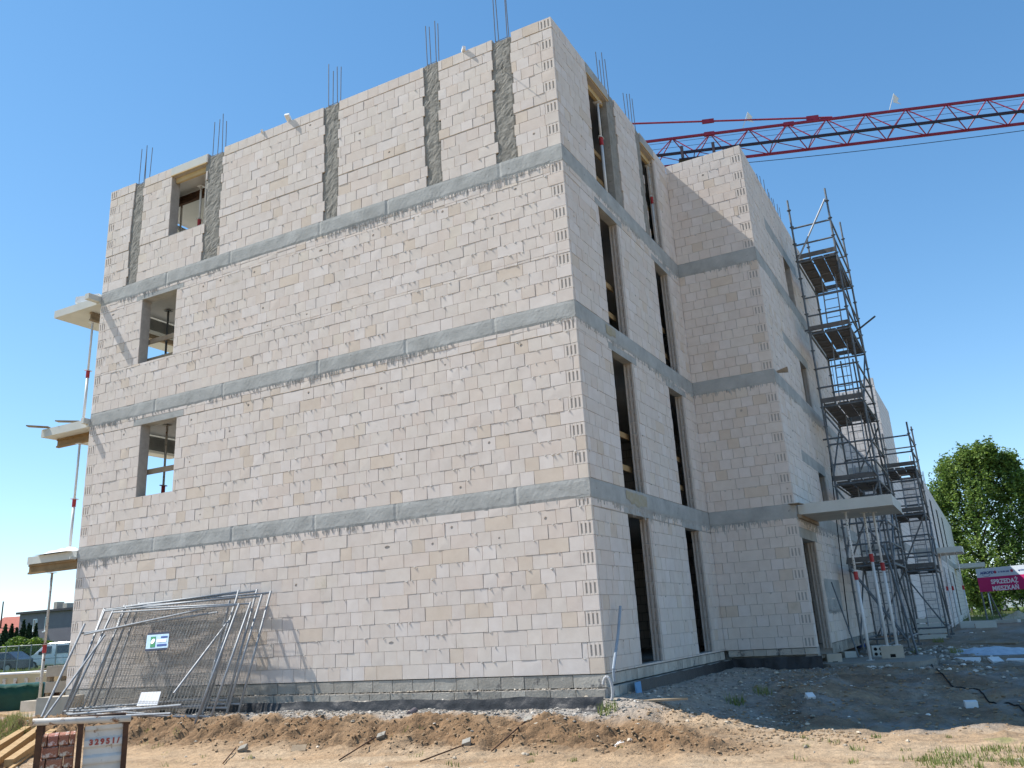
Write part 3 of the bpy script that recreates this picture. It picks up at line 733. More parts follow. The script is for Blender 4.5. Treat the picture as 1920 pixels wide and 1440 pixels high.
# ------------------------------------------------------------ things on and around the building
def hit(px, py):
    """first point of the ground seen through a pixel"""
    d = ray(px, py); d = d / math.hypot(d.x, d.y); t = 4.0
    while t < 400:
        p = CAM + d * t
        if p.z < zground(p.x, p.y): break
        t += .03 if t < 40 else .3
    p = CAM + d * t; p.z = gz(p.x, p.y); return p
def make_prop(base, H, label, split=.55, mats=('propw', 'propw', 'propr'), group=None, lean=(0, 0), holes=False):
    t = thing('shoring_prop', label, 'prop', base, Matrix.Rotation(lean[0], 3, 'X') @ Matrix.Rotation(lean[1], 3, 'Y'), group)
    h1 = H * split
    part('base_plate', MB().box(-.07, .07, -.07, .07, 0, .008), mats[0], t, True)
    part('outer_tube', MB().tube((0, 0, .0082), (0, 0, h1), .0305, 12), mats[0], t, True, True)
    i = part('inner_tube', MB().tube((0, 0, h1 + .17), (0, 0, H - .009), .0245, 12), mats[1], t, True, True)
    c = part('collar', MB().tube((0, 0, h1 + .001), (0, 0, h1 + .169), .041, 12), mats[2], t, True)
    part('handle', MB().path([V((.045 * math.cos(a), .10 * math.sin(a) , h1 + .17)) for a in [k * math.pi / 4 for k in range(9)]], .008, 5), mats[1], t, True)
    part('head_plate', MB().box(-.07, .07, -.07, .07, H - .0085, H), mats[0], t, True)
    if holes:
        mb = MB(); z = h1 + .28
        while z < H - .1: mb.tube((0, -.0255, z), (0, .0255, z), .008, 6); mb.tube((-.0255, 0, z + .05), (.0255, 0, z + .05), .008, 6); z += .1
        part('pin_hole_dots', mb, 'hole', i, True)  # black dots on the solid tube, shade of the holes as colour
    return t
old = ('propold', 'propold', 'propr')
make_prop((-12.72, .17, -.20), 2.56, 'rust-speckled prop on a concrete block under the lowest balcony slab', .36, old)
make_prop((-12.45, .34, 2.732), 2.45, 'white prop with red collar between the lowest and middle balcony slabs', .42)
make_prop((-12.4, .34, 5.572), 2.50, 'white prop with red collar between the middle and top balcony slabs', .46)
# H-section formwork beams under the slabs
M['hbeam'] = mat('oiled_timber', (.20, .12, .045), (.32, .2, .09), 4, .7)
def hbeam(name, p, q, label, m='hbeam', h=.2):
    t = thing(name, label, 'beam', p); p = V(p); q = V(q); up = Z * (h / 2 - .02)
    part('flange', MB().beam(p + up, q + up, .08, .04), m, t); part('flange', MB().beam(p - up, q - up, .08, .04), m, t)
    part('web', MB().beam(p, q, .03, h - .081), m, t); return t
hbeam('formwork_beam', (-13.3, .03, 2.463), (-W - .03, .03, 2.463), 'timber H-beam along the front edge of the lowest balcony slab')
hbeam('formwork_beam', (-13.2, .32, 5.285), (-W - .03, .32, 5.285), 'timber H-beam under the middle balcony slab')
hbeam('formwork_beam', (-12.3, .2, 8.176), (-12.3, 3.2, 8.176), 'timber H-beam end-on under the top balcony slab', 'timberd')
hbeam('formwork_beam', (-12.0, .5, 5.285), (-12.0, 3.2, 5.285), 'short timber H-beam against the wall under the middle balcony slab', 'timberd')
# rubble sheets and boards on the balcony slabs
def heap(name, c, rx, ry, h, m, label, cat, n=18):
    mb = MB(); N = n
    for j in range(N + 1):
        for i in range(N + 1):
            u = -1 + 2 * i / N; v_ = -1 + 2 * j / N; r = math.hypot(u, v_)
            z = h * max(0, 1 - r) ** .6 * (.6 + .8 * abs(nz(u * 2 + c[0], v_ * 2 + c[1], 0, 1.6))) if r < 1 else 0
            mb.v.append((c[0] + u * rx, c[1] + v_ * ry, c[2] + z + .002))
    for j in range(N):
        for i in range(N): k = j * (N + 1) + i; mb.f.append((k, k + 1, k + N + 2, k + N + 1)); mb.t.append(mb.cur)
    return single(name, mb, m, label, cat, smooth=True)
heap('plastic_sheet', (-12.4, .25, 2.732), .55, .4, .16, 'foam', 'crumpled pale plastic sheet on the lowest balcony slab', 'sheet')
heap('plastic_sheet', (-12.35, .55, 5.572), .5, .35, .16, 'foam', 'crumpled pale plastic sheet on the middle balcony slab', 'sheet')
for (p, v_, lb) in (((-13.1, .0, 5.60), (-.42, -.25, .05), 'weathered board overhanging the middle balcony slab at its outer corner'), ((-12.3, .2, 5.64), (-.55, -.2, .06), 'weathered board sticking out behind the prop on the middle balcony slab')):
    bit('board', p, v_, .14, .025, 'timberd', lb, 'board')
_a = at(150, 546, 'y', .12); _b = at(184, 553, 'y', .12); bit('wrapped_bundle', (_a.x, _a.y, 8.60), (_b.x - _a.x, .1, -.04), .22, .16, 'foam', 'white wrapped bundle lying on the top balcony slab', 'bundle')
# props seen through the window openings
make_prop((at(378, 340, 'y', .55).x, .55, 8.54), 2.26, 'white prop with red collar at the right side of the top-left window opening', .55)
make_prop((at(340, 400, 'y', .9).x, .9, 8.54), 2.38, 'worn prop at the left side of the top-left window opening', .42, old)
make_prop((-10.75, 1.1, 5.673), 2.55, 'grey prop standing inside the third-storey window opening', .5, ('dsteel', 'dsteel', 'rust'))
make_prop((-10.42, 1.0, 2.793), 2.6, 'worn prop with red collar inside the second-storey window opening', .42, old)
hbeam('formwork_beam', (-11.3, .8, 10.80), (-7.4, .8, 10.80), 'red-brown steel beam under the ceiling of the top-left window room', 'rust')
hbeam('formwork_beam', (-11.3, 2.2, 7.75), (-7.4, 2.2, 7.75), 'dark beam across the third-storey window room', 'timberd', .3)
hbeam('formwork_beam', (-11.3, 2.4, 4.95), (-7.4, 2.4, 4.95), 'dark beam across the second-storey window room', 'timberd', .3)
make_prop((-.13, at(1130, 290, 'x', -.13).y, 8.548), 2.18, 'white prop with red collar in the first tall window of the top floor side', .55)
make_prop((-.13, at(1222, 370, 'x', -.13).y, 8.548), 2.18, 'white prop with red collar in the second tall window of the top floor side', .55)
# canopy props on the concrete pad
mb = MB(); n = 26; ring_ = []
for i in range(n):
    a = 2 * math.pi * i / n; ring_.append(V((2.78 + 1.02 * math.copysign(abs(math.cos(a)) ** .5, math.cos(a)) + U(-.04, .04), 7.35 + 1.15 * math.copysign(abs(math.sin(a)) ** .5, math.sin(a)) + U(-.05, .05), -.31)))
mb.prism([p + V((U(-.05, .05), U(-.05, .05), -.25)) for p in ring_], (0, 0, .25)); 
single('concrete_pad', mb, 'column', 'rough concrete pad under the door canopy props', 'concrete pad', fix=True)
b1 = MB(); 
def hollow(name, c, sx, sy, sz, label, m='cream', holes=True, rz=0, cat='block'):  # slots and holes are black pieces on a solid face, shade as colour
    t = thing(name, label, cat, c, Matrix.Rotation(rz, 3, 'Z')); part('body', MB().box(-sx / 2, sx / 2, -sy / 2, sy / 2, 0, sz), m, t, True)
    if holes == 'slot':
        part('slot', MB().box(-.05, .05, -sy / 2 - .003, -sy / 2 + .0, .02, .08), 'hole', t, True)
    elif holes:
        for i in (-1, 0, 1):
            for k in (0, 1): part('hole', MB().tube((i * sx * .3, -sy / 2 - .003, sz * (.3 + .42 * k)), (i * sx * .3, -sy / 2 + .0, sz * (.3 + .42 * k)), sz * .15, 10), 'hole', t, True)
    return t
hollow('concrete_block', (3.03, 7.68, -.308), .42, .24, .235, 'grey block carrying the two right-hand canopy props', 'cream', 'slot', .1)
make_prop((2.67, 7.05, -.305), 2.878, 'left one of the three white canopy props, standing directly on the pad', .53, holes=True)
make_prop((2.96, 7.62, -.072), 2.645, 'middle one of the three white canopy props, on the grey block', .62, holes=True)
make_prop((3.13, 7.75, -.072), 2.645, 'right one of the three white canopy props, on the grey block', .55)
p = hit(1566, 1250); hollow('concrete_block', (p.x, p.y, p.z - .02), .28, .24, .22, 'pale slotted block by the foil left of the canopy pad', 'cream', 'slot', .3)
p = hit(1588, 1240); hollow('concrete_block', (p.x + .02, p.y + .3, p.z - .02), .25, .22, .22, 'light grey plain block behind the slotted block', 'slab', False, .5)
p = V((2.62, 9.2, -.36)); hollow('hollow_block', p, .36, .24, .24, 'pale six-holed block under the scaffold', 'slab', True, .35)

# ---- scaffold towers
def scaffold(label, x0, x1, y0, y1, zb, tops, decks, ladder=True, rail=True):
    t = thing('scaffold_tower', label, 'scaffold', ((x0 + x1) / 2, (y0 + y1) / 2, zb))
    cor = [(x0, y0), (x1, y0), (x1, y1), (x0, y1)]
    for (x, y), zt in zip(cor, tops):
        s = part('standard', MB().tube((x, y, zb), (x, y, zt), .026, 8), 'dsteel', t, smooth=False)
        mb = MB(); z = zb + .3
        while z < zt - .05: mb.tube((x, y, z - .006), (x, y, z + .006), .058, 8); mb.tube((x, y, z - .04), (x, y, z - .015), .034, 8); z += .5
        part('rosette', mb, 'dsteel', s)['kind'] = 'stuff'
    def ledger(a, b, z, r=.024, name='ledger', z2=None): part(name, MB().tube((a[0], a[1], z), (b[0], b[1], z if z2 is None else z2), r, 7), 'dsteel', t)
    for z in decks:
        for i in range(4): ledger(cor[i], cor[(i + 1) % 4], z)
        n = 3; wdt = (x1 - x0 - .06) / n
        for i in range(n):
            a = x0 + .03 + i * wdt
            if i == 1 and ladder: continue
            d = part('platform_deck', MB().box(a + .01, a + wdt - .012, y0 + .03, y1 - .03, z + .027, z + .075), 'planksteel', t)
            mb = MB()
            for q in range(5): yy = y0 + .2 + q * (y1 - y0 - .4) / 4; mb.box(a + .02, a + wdt - .022, yy, yy + .05, z - .005, z + .0268)
            part('deck_rib', mb, 'dsteel', d)['kind'] = 'stuff'
        if ladder:
            a = x0 + .03 + wdt; d = part('platform_deck', MB().box(a + .03, a + wdt - .012, y0 + .03, y1 - .9, z + .03, z + .07), 'planksteel', t)
        for (q0, q1) in ((0, 1), (2, 3)):
            part('toe_board', MB().beam((cor[q0][0], cor[q0][1] - .03, z + .15), (cor[q1][0], cor[q1][1] - .03, z + .15), .025, .12), 'planksteel', t)
        if rail:
            for dz in (.5, 1.0):
                ledger(cor[0], cor[1], z + dz); ledger(cor[2], cor[3], z + dz); ledger(cor[1], cor[2], z + dz)
    # diagonal braces on the outer side and ends
    zs = [zb + .2] + list(decks)
    for k, (za, zc) in enumerate(zip(zs[:-1], zs[1:])):
        a, b = ((cor[1], cor[2]) if k % 2 else (cor[2], cor[1])); ledger(a, b, za, .022, 'brace', zc)
        a, b = ((cor[0], cor[1]) if k % 2 else (cor[1], cor[0])); 
        if k < 2: ledger(a, b, za, .022, 'brace', zc)
        if ladder:
            xx = x0 + .38; mb = MB(); lo = V((xx, y0 + (.5 if k % 2 else .7), za + .06)); hi = V((xx, y0 + (1.3 if k % 2 else 1.5), zc + .6))
            for s_ in (0, .36): mb.tube(lo + V((s_, 0, 0)), hi + V((s_, 0, 0)), .018, 6)
            for q in range(1, 9): m_ = lo.lerp(hi, q / 9); mb.tube(m_, m_ + V((.36, 0, 0)), .013, 6)
            part('ladder', mb, 'steel', t)
    for i in range(4): ledger(cor[i], cor[(i + 1) % 4], zb + .22)
    for (x, y) in cor: part('base_jack', MB().box(x - .07, x + .07, y - .07, y + .07, zb - .06, zb - .001), 'dsteel', t)
    return t
S1 = scaffold('tall steel scaffold tower with plank decks against the side wing', 2.13, 3.12, 10.5, 13.4, -.25, (11.35, 11.42, 11.6, 11.3), (1.62, 3.58, 5.55, 7.48, 9.5))
for (za, zc) in ((-.1, 1.6), (1.7, 3.5), (3.7, 5.4)):
    part('brace', MB().tube((2.13, 13.44, za), (3.12, 13.44, zc), .022, 7), 'dsteel', S1); part('brace', MB().tube((3.12, 10.44, za), (2.13, 10.44, zc), .022, 7), 'dsteel', S1); part('brace', MB().tube((2.09, 10.5, za), (2.09, 13.4, zc), .022, 7), 'dsteel', S1)
for x in (2.46, 2.79): part('standard', MB().tube((x, 13.36, -.2), (x, 13.36, 7.4), .022, 7), 'dsteel', S1)
part('brace', MB().tube((2.17, 10.46, 9.6), (3.08, 10.46, 11.1), .024, 8), 'steel', S1)
for (z, l) in ((8.2, .55), (5.3, -.45)): part('wall_tie', MB().tube((2.0, 10.62, z - .55), (2.5 if l < 0 else 2.45, 10.62, z - .55), .024, 7), 'dsteel', S1)
part('wall_tie', MB().tube((2.85, 11.8, 7.55), (3.7, 11.2, 7.85), .024, 7), 'dsteel', S1)
S2 = scaffold('lower steel scaffold tower standing behind the tall one', 2.80, 3.70, 16.3, 18.6, -.2, (6.05, 5.95, 6.2, 6.1), (1.6, 3.2, 4.55), True)
p0 = V((3.05, 9.6, 2.0)); q0 = V((3.45, 8.9, -.5)); 
single('raker_pole', MB().tube(p0, (3.42, 8.7, -.42), .026, 8), 'dsteel', 'dark steel pole leaning on the right side of the tall scaffold', 'pole')
single('raker_pole', MB().tube((1.95, 8.6, 1.25), (2.35, 7.9, -.28), .016, 7), 'dsteel', 'thin dark rod leaning on the wall beside the door', 'pole')
for k, (x, y, lb) in enumerate(((3.42, 28.2, 'thin white prop at the wall under the far balcony slab'), (3.62, 28.3, 'second thin white prop under the far balcony slab'), (4.0, 28.4, 'outer white prop under the far balcony slab'))):
    make_prop((x, y, -.33), 2.93, lb, .5)
make_prop((4.75, 45.8, -.36), 2.86, 'white prop under the farthest balcony slab', .5)
# a pallet-like crate, tubes and rubble under the scaffold
def pallet(c, rz, rx, label):
    t = thing('plank_crate', label, 'crate', c, Matrix.Rotation(rz, 3, 'Z') @ Matrix.Rotation(rx, 3, 'X'))
    for i in range(4): part('plank', MB().box(-.5, .5, -.012, .012, .03 + i * .16, .15 + i * .16), 'slab', t, True)
    for x in (-.47, 0, .47): part('batten', MB().box(x - .03, x + .03, .0125, .06, 0, .66), 'timberd', t, True)
    return t
p = hit(1745, 1200); pallet((p.x, p.y, p.z), .15, -.25, 'pale plank crate side leaning at the foot of the scaffold')
for i, (a, b, lb) in enumerate(((( 1640, 1195), (1735, 1188), 'grey scaffold tube lying across the rubble under the tower'), ((1665, 1212), (1760, 1178), 'dark scaffold tube lying askew under the tower'))):
    A = hit(*a) + Z * .05; B = hit(*b) + Z * .12; single('scaffold_tube', MB().tube(A, B, .026, 8), 'dsteel', lb, 'tube')

# ---- tower crane
CR_ = thing('tower_crane', 'red lattice tower crane whose jib passes behind the roof', 'crane', (-19.6, 28.6, -.4))
T0 = V((-8.387, 32.761, 28)); T1 = V((11.961, 40.239, 28)); u_ = (T1 - T0).normalized(); sd = V((u_.y, -u_.x, 0)); hb = 1.42; wb = .71
TA = T0 - u_ * 12; TE = T1 + u_ * 14; LJ = (TE - TA).length
part('top_chord', MB().beam(TA, TE, .13, .13), 'crane', CR_)
part('bottom_chord', MB().beam(TA + sd * wb - Z * hb, TE + sd * wb - Z * hb, .12, .14), 'cranedark', CR_)
part('bottom_chord', MB().beam(TA - sd * wb - Z * hb, TE - sd * wb - Z * hb, .12, .14), 'crane', CR_)
step = 2.23; s0 = 12 + 1.82 - 6 * step
k = 0
while s0 + k * step + step < LJ:
    a = s0 + k * step; tp = TA + u_ * a; tn = TA + u_ * (a + step)
    for s_ in (1, -1):
        bm_ = TA + u_ * (a + step / 2) + sd * (s_ * wb) - Z * hb
        part('brace', MB().tube(tp, bm_, .035, 5), 'crane', CR_); part('brace', MB().tube(bm_, tn, .035, 5), 'crane', CR_)
    m1 = TA + u_ * (a + step / 2) + sd * wb - Z * hb; m2 = TA + u_ * (a + step / 2) - sd * wb - Z * hb
    part('brace', MB().tube(m1, m2, .03, 5), 'crane', CR_); part('brace', MB().tube(m1, m2 + u_ * step, .025, 5), 'crane', CR_)
    k += 1
apex = TA + Z * 5.2
tie = T0 + u_ * 11.1
part('pendant_tie', MB().tube(tie + Z * .1, TA + u_ * 1.0 + Z * 2.5, .055, 6), 'crane', CR_)
for f_ in (.05, .32):
    pp = (tie + Z * .1).lerp(TA + u_ * 1.0 + Z * 2.5, f_); part('tie_plate', MB().beam(pp - u_ * .35, pp + u_ * .35, .10, .26), 'crane', CR_)
for s_ in (4.0, 8.6): pp = TA + u_ * (12 + s_); part('joint_plate', MB().beam(pp - u_ * .3, pp + u_ * .3, .2, .22), 'crane', CR_)
part('tower_head', MB().beam(TA - Z * 1.4, TA + Z * 3, .9, .9, up=V((1, 0, 0))), 'crane', CR_)
for (x, y) in ((-.7, -.7), (.7, -.7), (.7, .7), (-.7, .7)): part('mast_leg', MB().beam(V((TA.x + x, TA.y + y, -.4)), V((TA.x + x, TA.y + y, 26.6)), .16, .16), 'crane', CR_)
for i in range(14):
    z = -.2 + i * 1.9; q = [V((TA.x + x, TA.y + y, z)) for x, y in ((-.7, -.7), (.7, -.7), (.7, .7), (-.7, .7))]
    for j in range(4): part('mast_brace', MB().tube(q[j], q[(j + 1) % 4] + Z * 1.9, .04, 5), 'crane', CR_)
tr = thing('crane_trolley', 'dark trolley hanging on the crane jib near the wing roof', 'trolley', TA + u_ * 14.2 - Z * 2)
q = TA + u_ * 14.0 - Z * hb
part('carriage', MB().beam(q - Z * .35, q + u_ * 2.2 - Z * .35, 1.2, .12), 'cranedark', tr)
for dx in (.2, 2.0):
    for s_ in (1, -1): part('wheel_bracket', MB().beam(q + u_ * dx + sd * s_ * .85 - Z * .4, q + u_ * dx + sd * s_ * .85 + Z * .35, .1, .16), 'cranedark', tr)
part('sheave', MB().tube(q + u_ * 1.1 - sd * .3 - Z * .5, q + u_ * 1.1 + sd * .3 - Z * .5, .22, 12), 'cranedark', tr)
for k, (pp, lb) in enumerate(((TA + u_ * (12 + 1203 * 0 + 5.95), 'small pale flag on the jib above the wing roof'), (TA + u_ * (12 + 14.3), 'small pale flag on the jib left of the frame edge'))):
    f = thing('flag', lb, 'flag', pp); part('pole', MB().tube(pp + Z * .06, pp + u_ * .45 + Z * 1.15, .02, 5), 'flag', f)
    A = pp + u_ * .45 + Z * 1.13; mb = MB(); mb.prism([A, A + u_ * .22 - Z * .35, A + u_ * .1 - Z * .55 , A + u_ * .28 - Z * .75, A - u_ * .14 - Z * .55], sd * .012); part('cloth', mb, 'flag', f, fix=True)
mb = MB(); pts = []
for i in range(25):
    t_ = i / 24; pp = (TA + u_ * 16.5 - Z * 2.15).lerp(TE - u_ * 1 - Z * 1.7, t_); pp.z -= 1.0 * 4 * t_ * (1 - t_) * .35; pts.append(pp)
single('hoist_rope', MB().path(pts, .022, 4), 'cable', 'thin sagging hoist rope below the crane jib', 'rope')
for i in range(3): 
    part('trolley_rope', MB().tube(TA + u_ * 12 - Z * (.35 + .25 * i) + sd * (.2 - .2 * i), TE - Z * (.35 + .25 * i) + sd * (.2 - .2 * i), .013, 4), 'cable', CR_)

# ------------------------------------------------------------ foil, gravel and soil bits along the walls
def strip(name, pts_top, pts_bot, m, label, cat, seed=0):
    """wrinkled upright foil between two polylines, 4 rows"""
    mb = MB(); n = len(pts_top); rows = 5
    for i in range(n):
        for r in range(rows + 1):
            t = r / rows; p = V(pts_bot[i]).lerp(V(pts_top[i]), t); wv = .022 * nz(p.x * 5 + p.y * 5, r * .35, seed, 1) + .010 * nz(p.x * 17 + p.y * 17, r, seed, 1)
            mb.v.append((p.x + wv * .4, p.y + wv, p.z + .02 * nz(p.x * 3, p.y * 3, seed + 5, 1) * t))
    for i in range(n - 1):
        for r in range(rows): k = i * (rows + 1) + r; mb.f.append((k, k + rows + 1, k + rows + 2, k + 1)); mb.t.append(mb.cur)
    return single(name, mb, m, label, cat, smooth=True)
N = 220; xsx = [-7.7 + i * (7.85) / N for i in range(N + 1)]
ztop = [-.265 + .02 * nz(x, 3, 0, 1.6) for x in xsx]
strip('foil_strip', [(x, -.50 + .03 * nz(x, 1, 0, .8), z) for x, z in zip(xsx, ztop)], [(x, -.56 + .03 * nz(x, 1, 0, .8), -.47) for x in xsx], 'foil', 'black wrinkled damp-proof foil along the foot of the sunlit gable', 'foil', 1)
ysy = [.75 + i * (D1 - .95) / 120 for i in range(121)]
strip('foil_strip', [(.16 + .02 * nz(y, 2, 0, 1), y, -.165 + .02 * nz(y, 8, 0, 2)) for y in ysy], [(.22, y, -.50) for y in ysy], 'foil', 'black foil along the foot of the shaded side wall', 'foil', 4)
xsw = [.16 + i * (P + .1 - .16) / 60 for i in range(61)]
strip('foil_strip', [(x, D1 - .18 + .02 * nz(x, 2, 0, 2), -.155 + .015 * nz(x, 4, 0, 3)) for x in xsw], [(x, D1 - .24, -.52) for x in xsw], 'foil', 'black foil along the foot of the wing front wall', 'foil', 8)
heap('foil_scrap', (.05, -.62, gz(.05, -.62) - .02), .3, .14, .12, 'foil', 'crumpled end of black foil lying at the main corner', 'foil')
single('foam_board', MB().obox((.24, .62, -.33), (.012, 0, 0), (0, .10, .0), (.0, -.02, .17)), 'xps', 'small blue foam board upright at the start of the side foil', 'foam board')
# conduit and hose at the corner
a = at(1163, 1137, 'x', .12); b = at(1150, 1255, 'x', .16)
single('conduit', MB().path([V((.16, b.y, -.1)), V(b), V(b).lerp(V(a), .55) + V((.01, .01, 0)), V(a)], .022, 8), 'pvc', 'grey plastic conduit standing at the main corner of the building', 'conduit')
mb = MB(); c0 = V((.1, -.16, -.2)); mb.path([c0 + V((.02 * math.cos(t_), -.05, .17 * math.sin(t_))) + V((.05 * math.cos(t_), 0, 0)) for t_ in [k_ * .3 - .9 for k_ in range(13)]], .022, 8)
single('hose', mb, 'hose', 'bent grey hose end at the foot of the main corner', 'hose')

# scattered stones: each a small irregular tetra or octahedron
def stones(name, n, gen, smin, smax, m, tints, squash=.6, smooth=False):
    mb = MB()
    for _ in range(n):
        x, y = gen(); s = smin + (smax - smin) * rnd() ** 2.5; z = gz(x, y) + s * .15; a = U(0, 6.28); t = random.choice(tints)
        e1, e2 = U(.6, 1.25), U(.5, 1.0); up_ = s * squash * U(.5, 1.1); ca_, sa_ = math.cos(a), math.sin(a)
        pts = []
        for (rr, zz_) in ((1.0, -.15), (.92, .35), (.55, .82)):
            for k in range(5):
                q = k * 1.2566 + U(-.25, .25); r_ = rr * U(.78, 1.15) * s; X, Y = math.cos(q) * r_ * e1, math.sin(q) * r_ * e2; pts.append((x + X * ca_ - Y * sa_, y + X * sa_ + Y * ca_, z + zz_ * up_ * U(.85, 1.15)))
        pts.append((x + U(-.2, .2) * s, y + U(-.2, .2) * s, z + up_))
        mb.add(pts, [(k, (k + 1) % 5, 5 + (k + 1) % 5, 5 + k) for k in range(5)] + [(5 + k, 5 + (k + 1) % 5, 10 + (k + 1) % 5, 10 + k) for k in range(5)] + [(10 + k, 10 + (k + 1) % 5, 15) for k in range(5)], t)
    o = obj(name, mb.mesh(name, m, smooth)); o['kind'] = 'stuff'; return o
G = [(b, b * .975, b * .93, 1) for b in (.55, .7, .8, .95, 1.1, 1.7)]
def g_front():
    return U(-11.5, .6), (-.55 - abs(random.gauss(0, .28)) if rnd() < .75 else U(-.45, -.12))
stones('gravel', 6500, g_front, .005, .034, 'gravel', G)
stones('gravel', 2600, lambda: (U(.25, 2.4) , U(-.6, 6.1)), .006, .04, 'gravel', G)
_gz = gz
gz = lambda x, y: -.195 + .02 * max(0, nz(x, 3, 0, 1.5))
stones('ledge_debris', 900, lambda: (U(-11.4, -.1), U(-.075, -.012)), .006, .028, 'gravel', [(b * 1.1, b * 1.02, b * .9, 1) for b in (.6, .8, 1.0, 1.4)])
gz = _gz
stones('rubble', 700, lambda: (U(1.9, 4.8), U(5.6, 14)), .015, .10, 'gravel', G + [(2.2, 2.2, 2.2, 1)])
stones('rubble', 260, lambda: (U(2.4, 7), U(2, 22)), .012, .06, 'gravel', G + [(2.2, 2.2, 2.2, 1)])
stones('rubble', 900, lambda: (U(-8, 7), U(-5, 9)), .01, .05, 'gravel', [(b * 1.1, b, b * .85, 1) for b in (.8, 1, 1.3, 1.6)])
def g_bank():
    return U(-11, 2.6), -1.6 + random.gauss(0, .3)
o = stones('soil_clods', 4200, g_bank, .004, .034, 'clod', [(1, 1, 1, 1)], .55)
stones('soil_clods', 1500, lambda: (U(.8, 3.6), U(-1.2, .6)), .005, .035, 'clod', [(1, 1, 1, 1)], .55)
stones('soil_clods', 1800, lambda: (U(1.2, 6), U(.8, 7)), .006, .045, 'clod', [(1, 1, 1, 1)], .5)

# grass
def blades(name, spots, m='grass'):
    mb = MB()
    for (x, y, r, n, h) in spots:
        for _ in range(n):
            a = U(0, 6.28); q = r * math.sqrt(rnd()); bx = x + q * math.cos(a); by = y + q * math.sin(a); bz = gz(bx, by) - .005
            d = U(0, 6.28); w_ = U(.002, .005) * (1 + h * 3); L = h * U(.4, 1.1); ln = U(.1, .7) * L
            s_ = V((math.cos(d) * w_, math.sin(d) * w_, 0)); t_ = V((-math.sin(d) * ln, math.cos(d) * ln, L))
            B = V((bx, by, bz)); mb.add([B - s_, B + s_, B + t_ * .6 + s_ * .7 , B + t_, B + t_ * .6 - s_ * .7], [(0, 1, 2, 4), (4, 2, 3)])
    o = obj(name, mb.mesh(name, m)); o['kind'] = 'stuff'; return o
sp = []
for _ in range(60):
    a_ = rnd(); p = hit(1930 - 210 * a_ ** 1.6, U(1392 + 20 * a_, 1442)); sp.append((p.x, p.y, U(.04, .2), int(U(8, 34)), U(.03, .085)))
for _ in range(14):
    p = hit(U(1500, 1800), U(1375, 1440)); sp.append((p.x, p.y, U(.03, .12), int(U(8, 30)), U(.04, .08)))
for _ in range(26):
    p = hit(U(260, 1200), U(1380, 1438)); sp.append((p.x, p.y, U(.03, .1), int(U(6, 20)), U(.03, .08)))
for a in ((1142, 1340), (1380, 1318), (1430, 1300), (1760, 1205), (1795, 1225), (1715, 1225)):
    p = hit(*a); sp.append((p.x, p.y, .15, 70, .16))
for _ in range(16):
    p = hit(U(0, 40), U(1360, 1400)); sp.append((p.x, p.y, .22, 60, .14))
blades('grass', sp)
sp = []
for _ in range(260):
    x = U(-3, 22); y = U(38, 70); sp.append((x, y, 1.3, 40, U(.2, .5)))
for _ in range(260):
    p = row(U(-20, 150), 1240, U(42, 74)); sp.append((p.x, p.y, 1.2, 40, U(.15, .4)))
blades('grass', sp)

# ------------------------------------------------------------ leaning fence panels
def fence_proto():
    t = bpy.data.objects.new('site_fence', None); COL.objects.link(t)
    Wp, Hp = 3.4, 2.05; r = .02
    part('upright', MB().tube((0, 0, 0), (0, 0, Hp), r, 8), 'steel', t, True, True); part('upright', MB().tube((Wp, 0, 0), (Wp, 0, Hp), r, 8), 'steel', t, True, True)
    part('rail', MB().tube((.0, 0, .14), (Wp, 0, .14), r * .85, 8), 'steel', t, True, True); part('rail', MB().tube((0, 0, Hp - .03), (Wp, 0, Hp - .03), r * .85, 8), 'steel', t, True, True)
    mb = MB()
    for i in range(1, 42): x = Wp * i / 42; mb.tube((x, 0, .14), (x + U(-.01, .01), U(-.006, .006), Hp - .03), .0022, 3, caps=False)
    for j in range(1, 9): z = .14 + (Hp - .17) * j / 9; mb.tube((.02, .004, z), (Wp - .02, .004, z), .0024, 3, caps=False); mb.tube((.02, .004, z + .03), (Wp - .02, .004, z + .03), .0024, 3, caps=False)
    o = part('wire_mesh', mb, 'ssteel', t, True); o['kind'] = 'stuff'
    return t
proto = fence_proto()
# (bottom-left x, y, top-left y, yaw deg, roll deg, label)
FP = [(-9.98, -1.24, -.42, -1.5, 1.2, 'frontmost wire fence panel of the leaning stack, carrying the blue sign'),
      (-10.18, -1.14, -.36, 1.0, -.8, 'second wire fence panel of the stack leaning on the gable'),
      (-9.80, -1.06, -.30, -2.2, 2.0, 'third wire fence panel of the stack leaning on the gable'),
      (-10.30, -.98, -.24, 2.2, -2.2, 'fourth wire fence panel of the stack leaning on the gable'),
      (-9.70, -.90, -.18, -1.0, .4, 'fifth wire fence panel of the stack leaning on the gable'),
      (-9.92, -.82, -.12, .6, -1.2, 'sixth wire fence panel of the stack leaning on the gable'),
      (-9.62, -.74, -.07, -.4, .2, 'rearmost wire fence panel, closest to the gable wall')]
frames = []
for i, (x, yb, yt, yaw, roll, lb) in enumerate(FP):
    o = proto if i == 0 else copy_tree(proto)
    z0 = zground(x + 1.7, yb) - .0
    lean = math.asin(min(.9, (yt - yb) / 2.05))
    mtx = Matrix.Translation((x, yb, z0 + .02 + i * .004)) @ Matrix.Rotation(math.radians(yaw), 4, 'Z') @ Matrix.Rotation(-lean, 4, 'X') @ Matrix.Rotation(math.radians(roll), 4, 'Y')
    o.matrix_basis = mtx; frames.append((o, mtx)); tag(o, lb, 'fence panel', 'fence panels stacked against the gable')
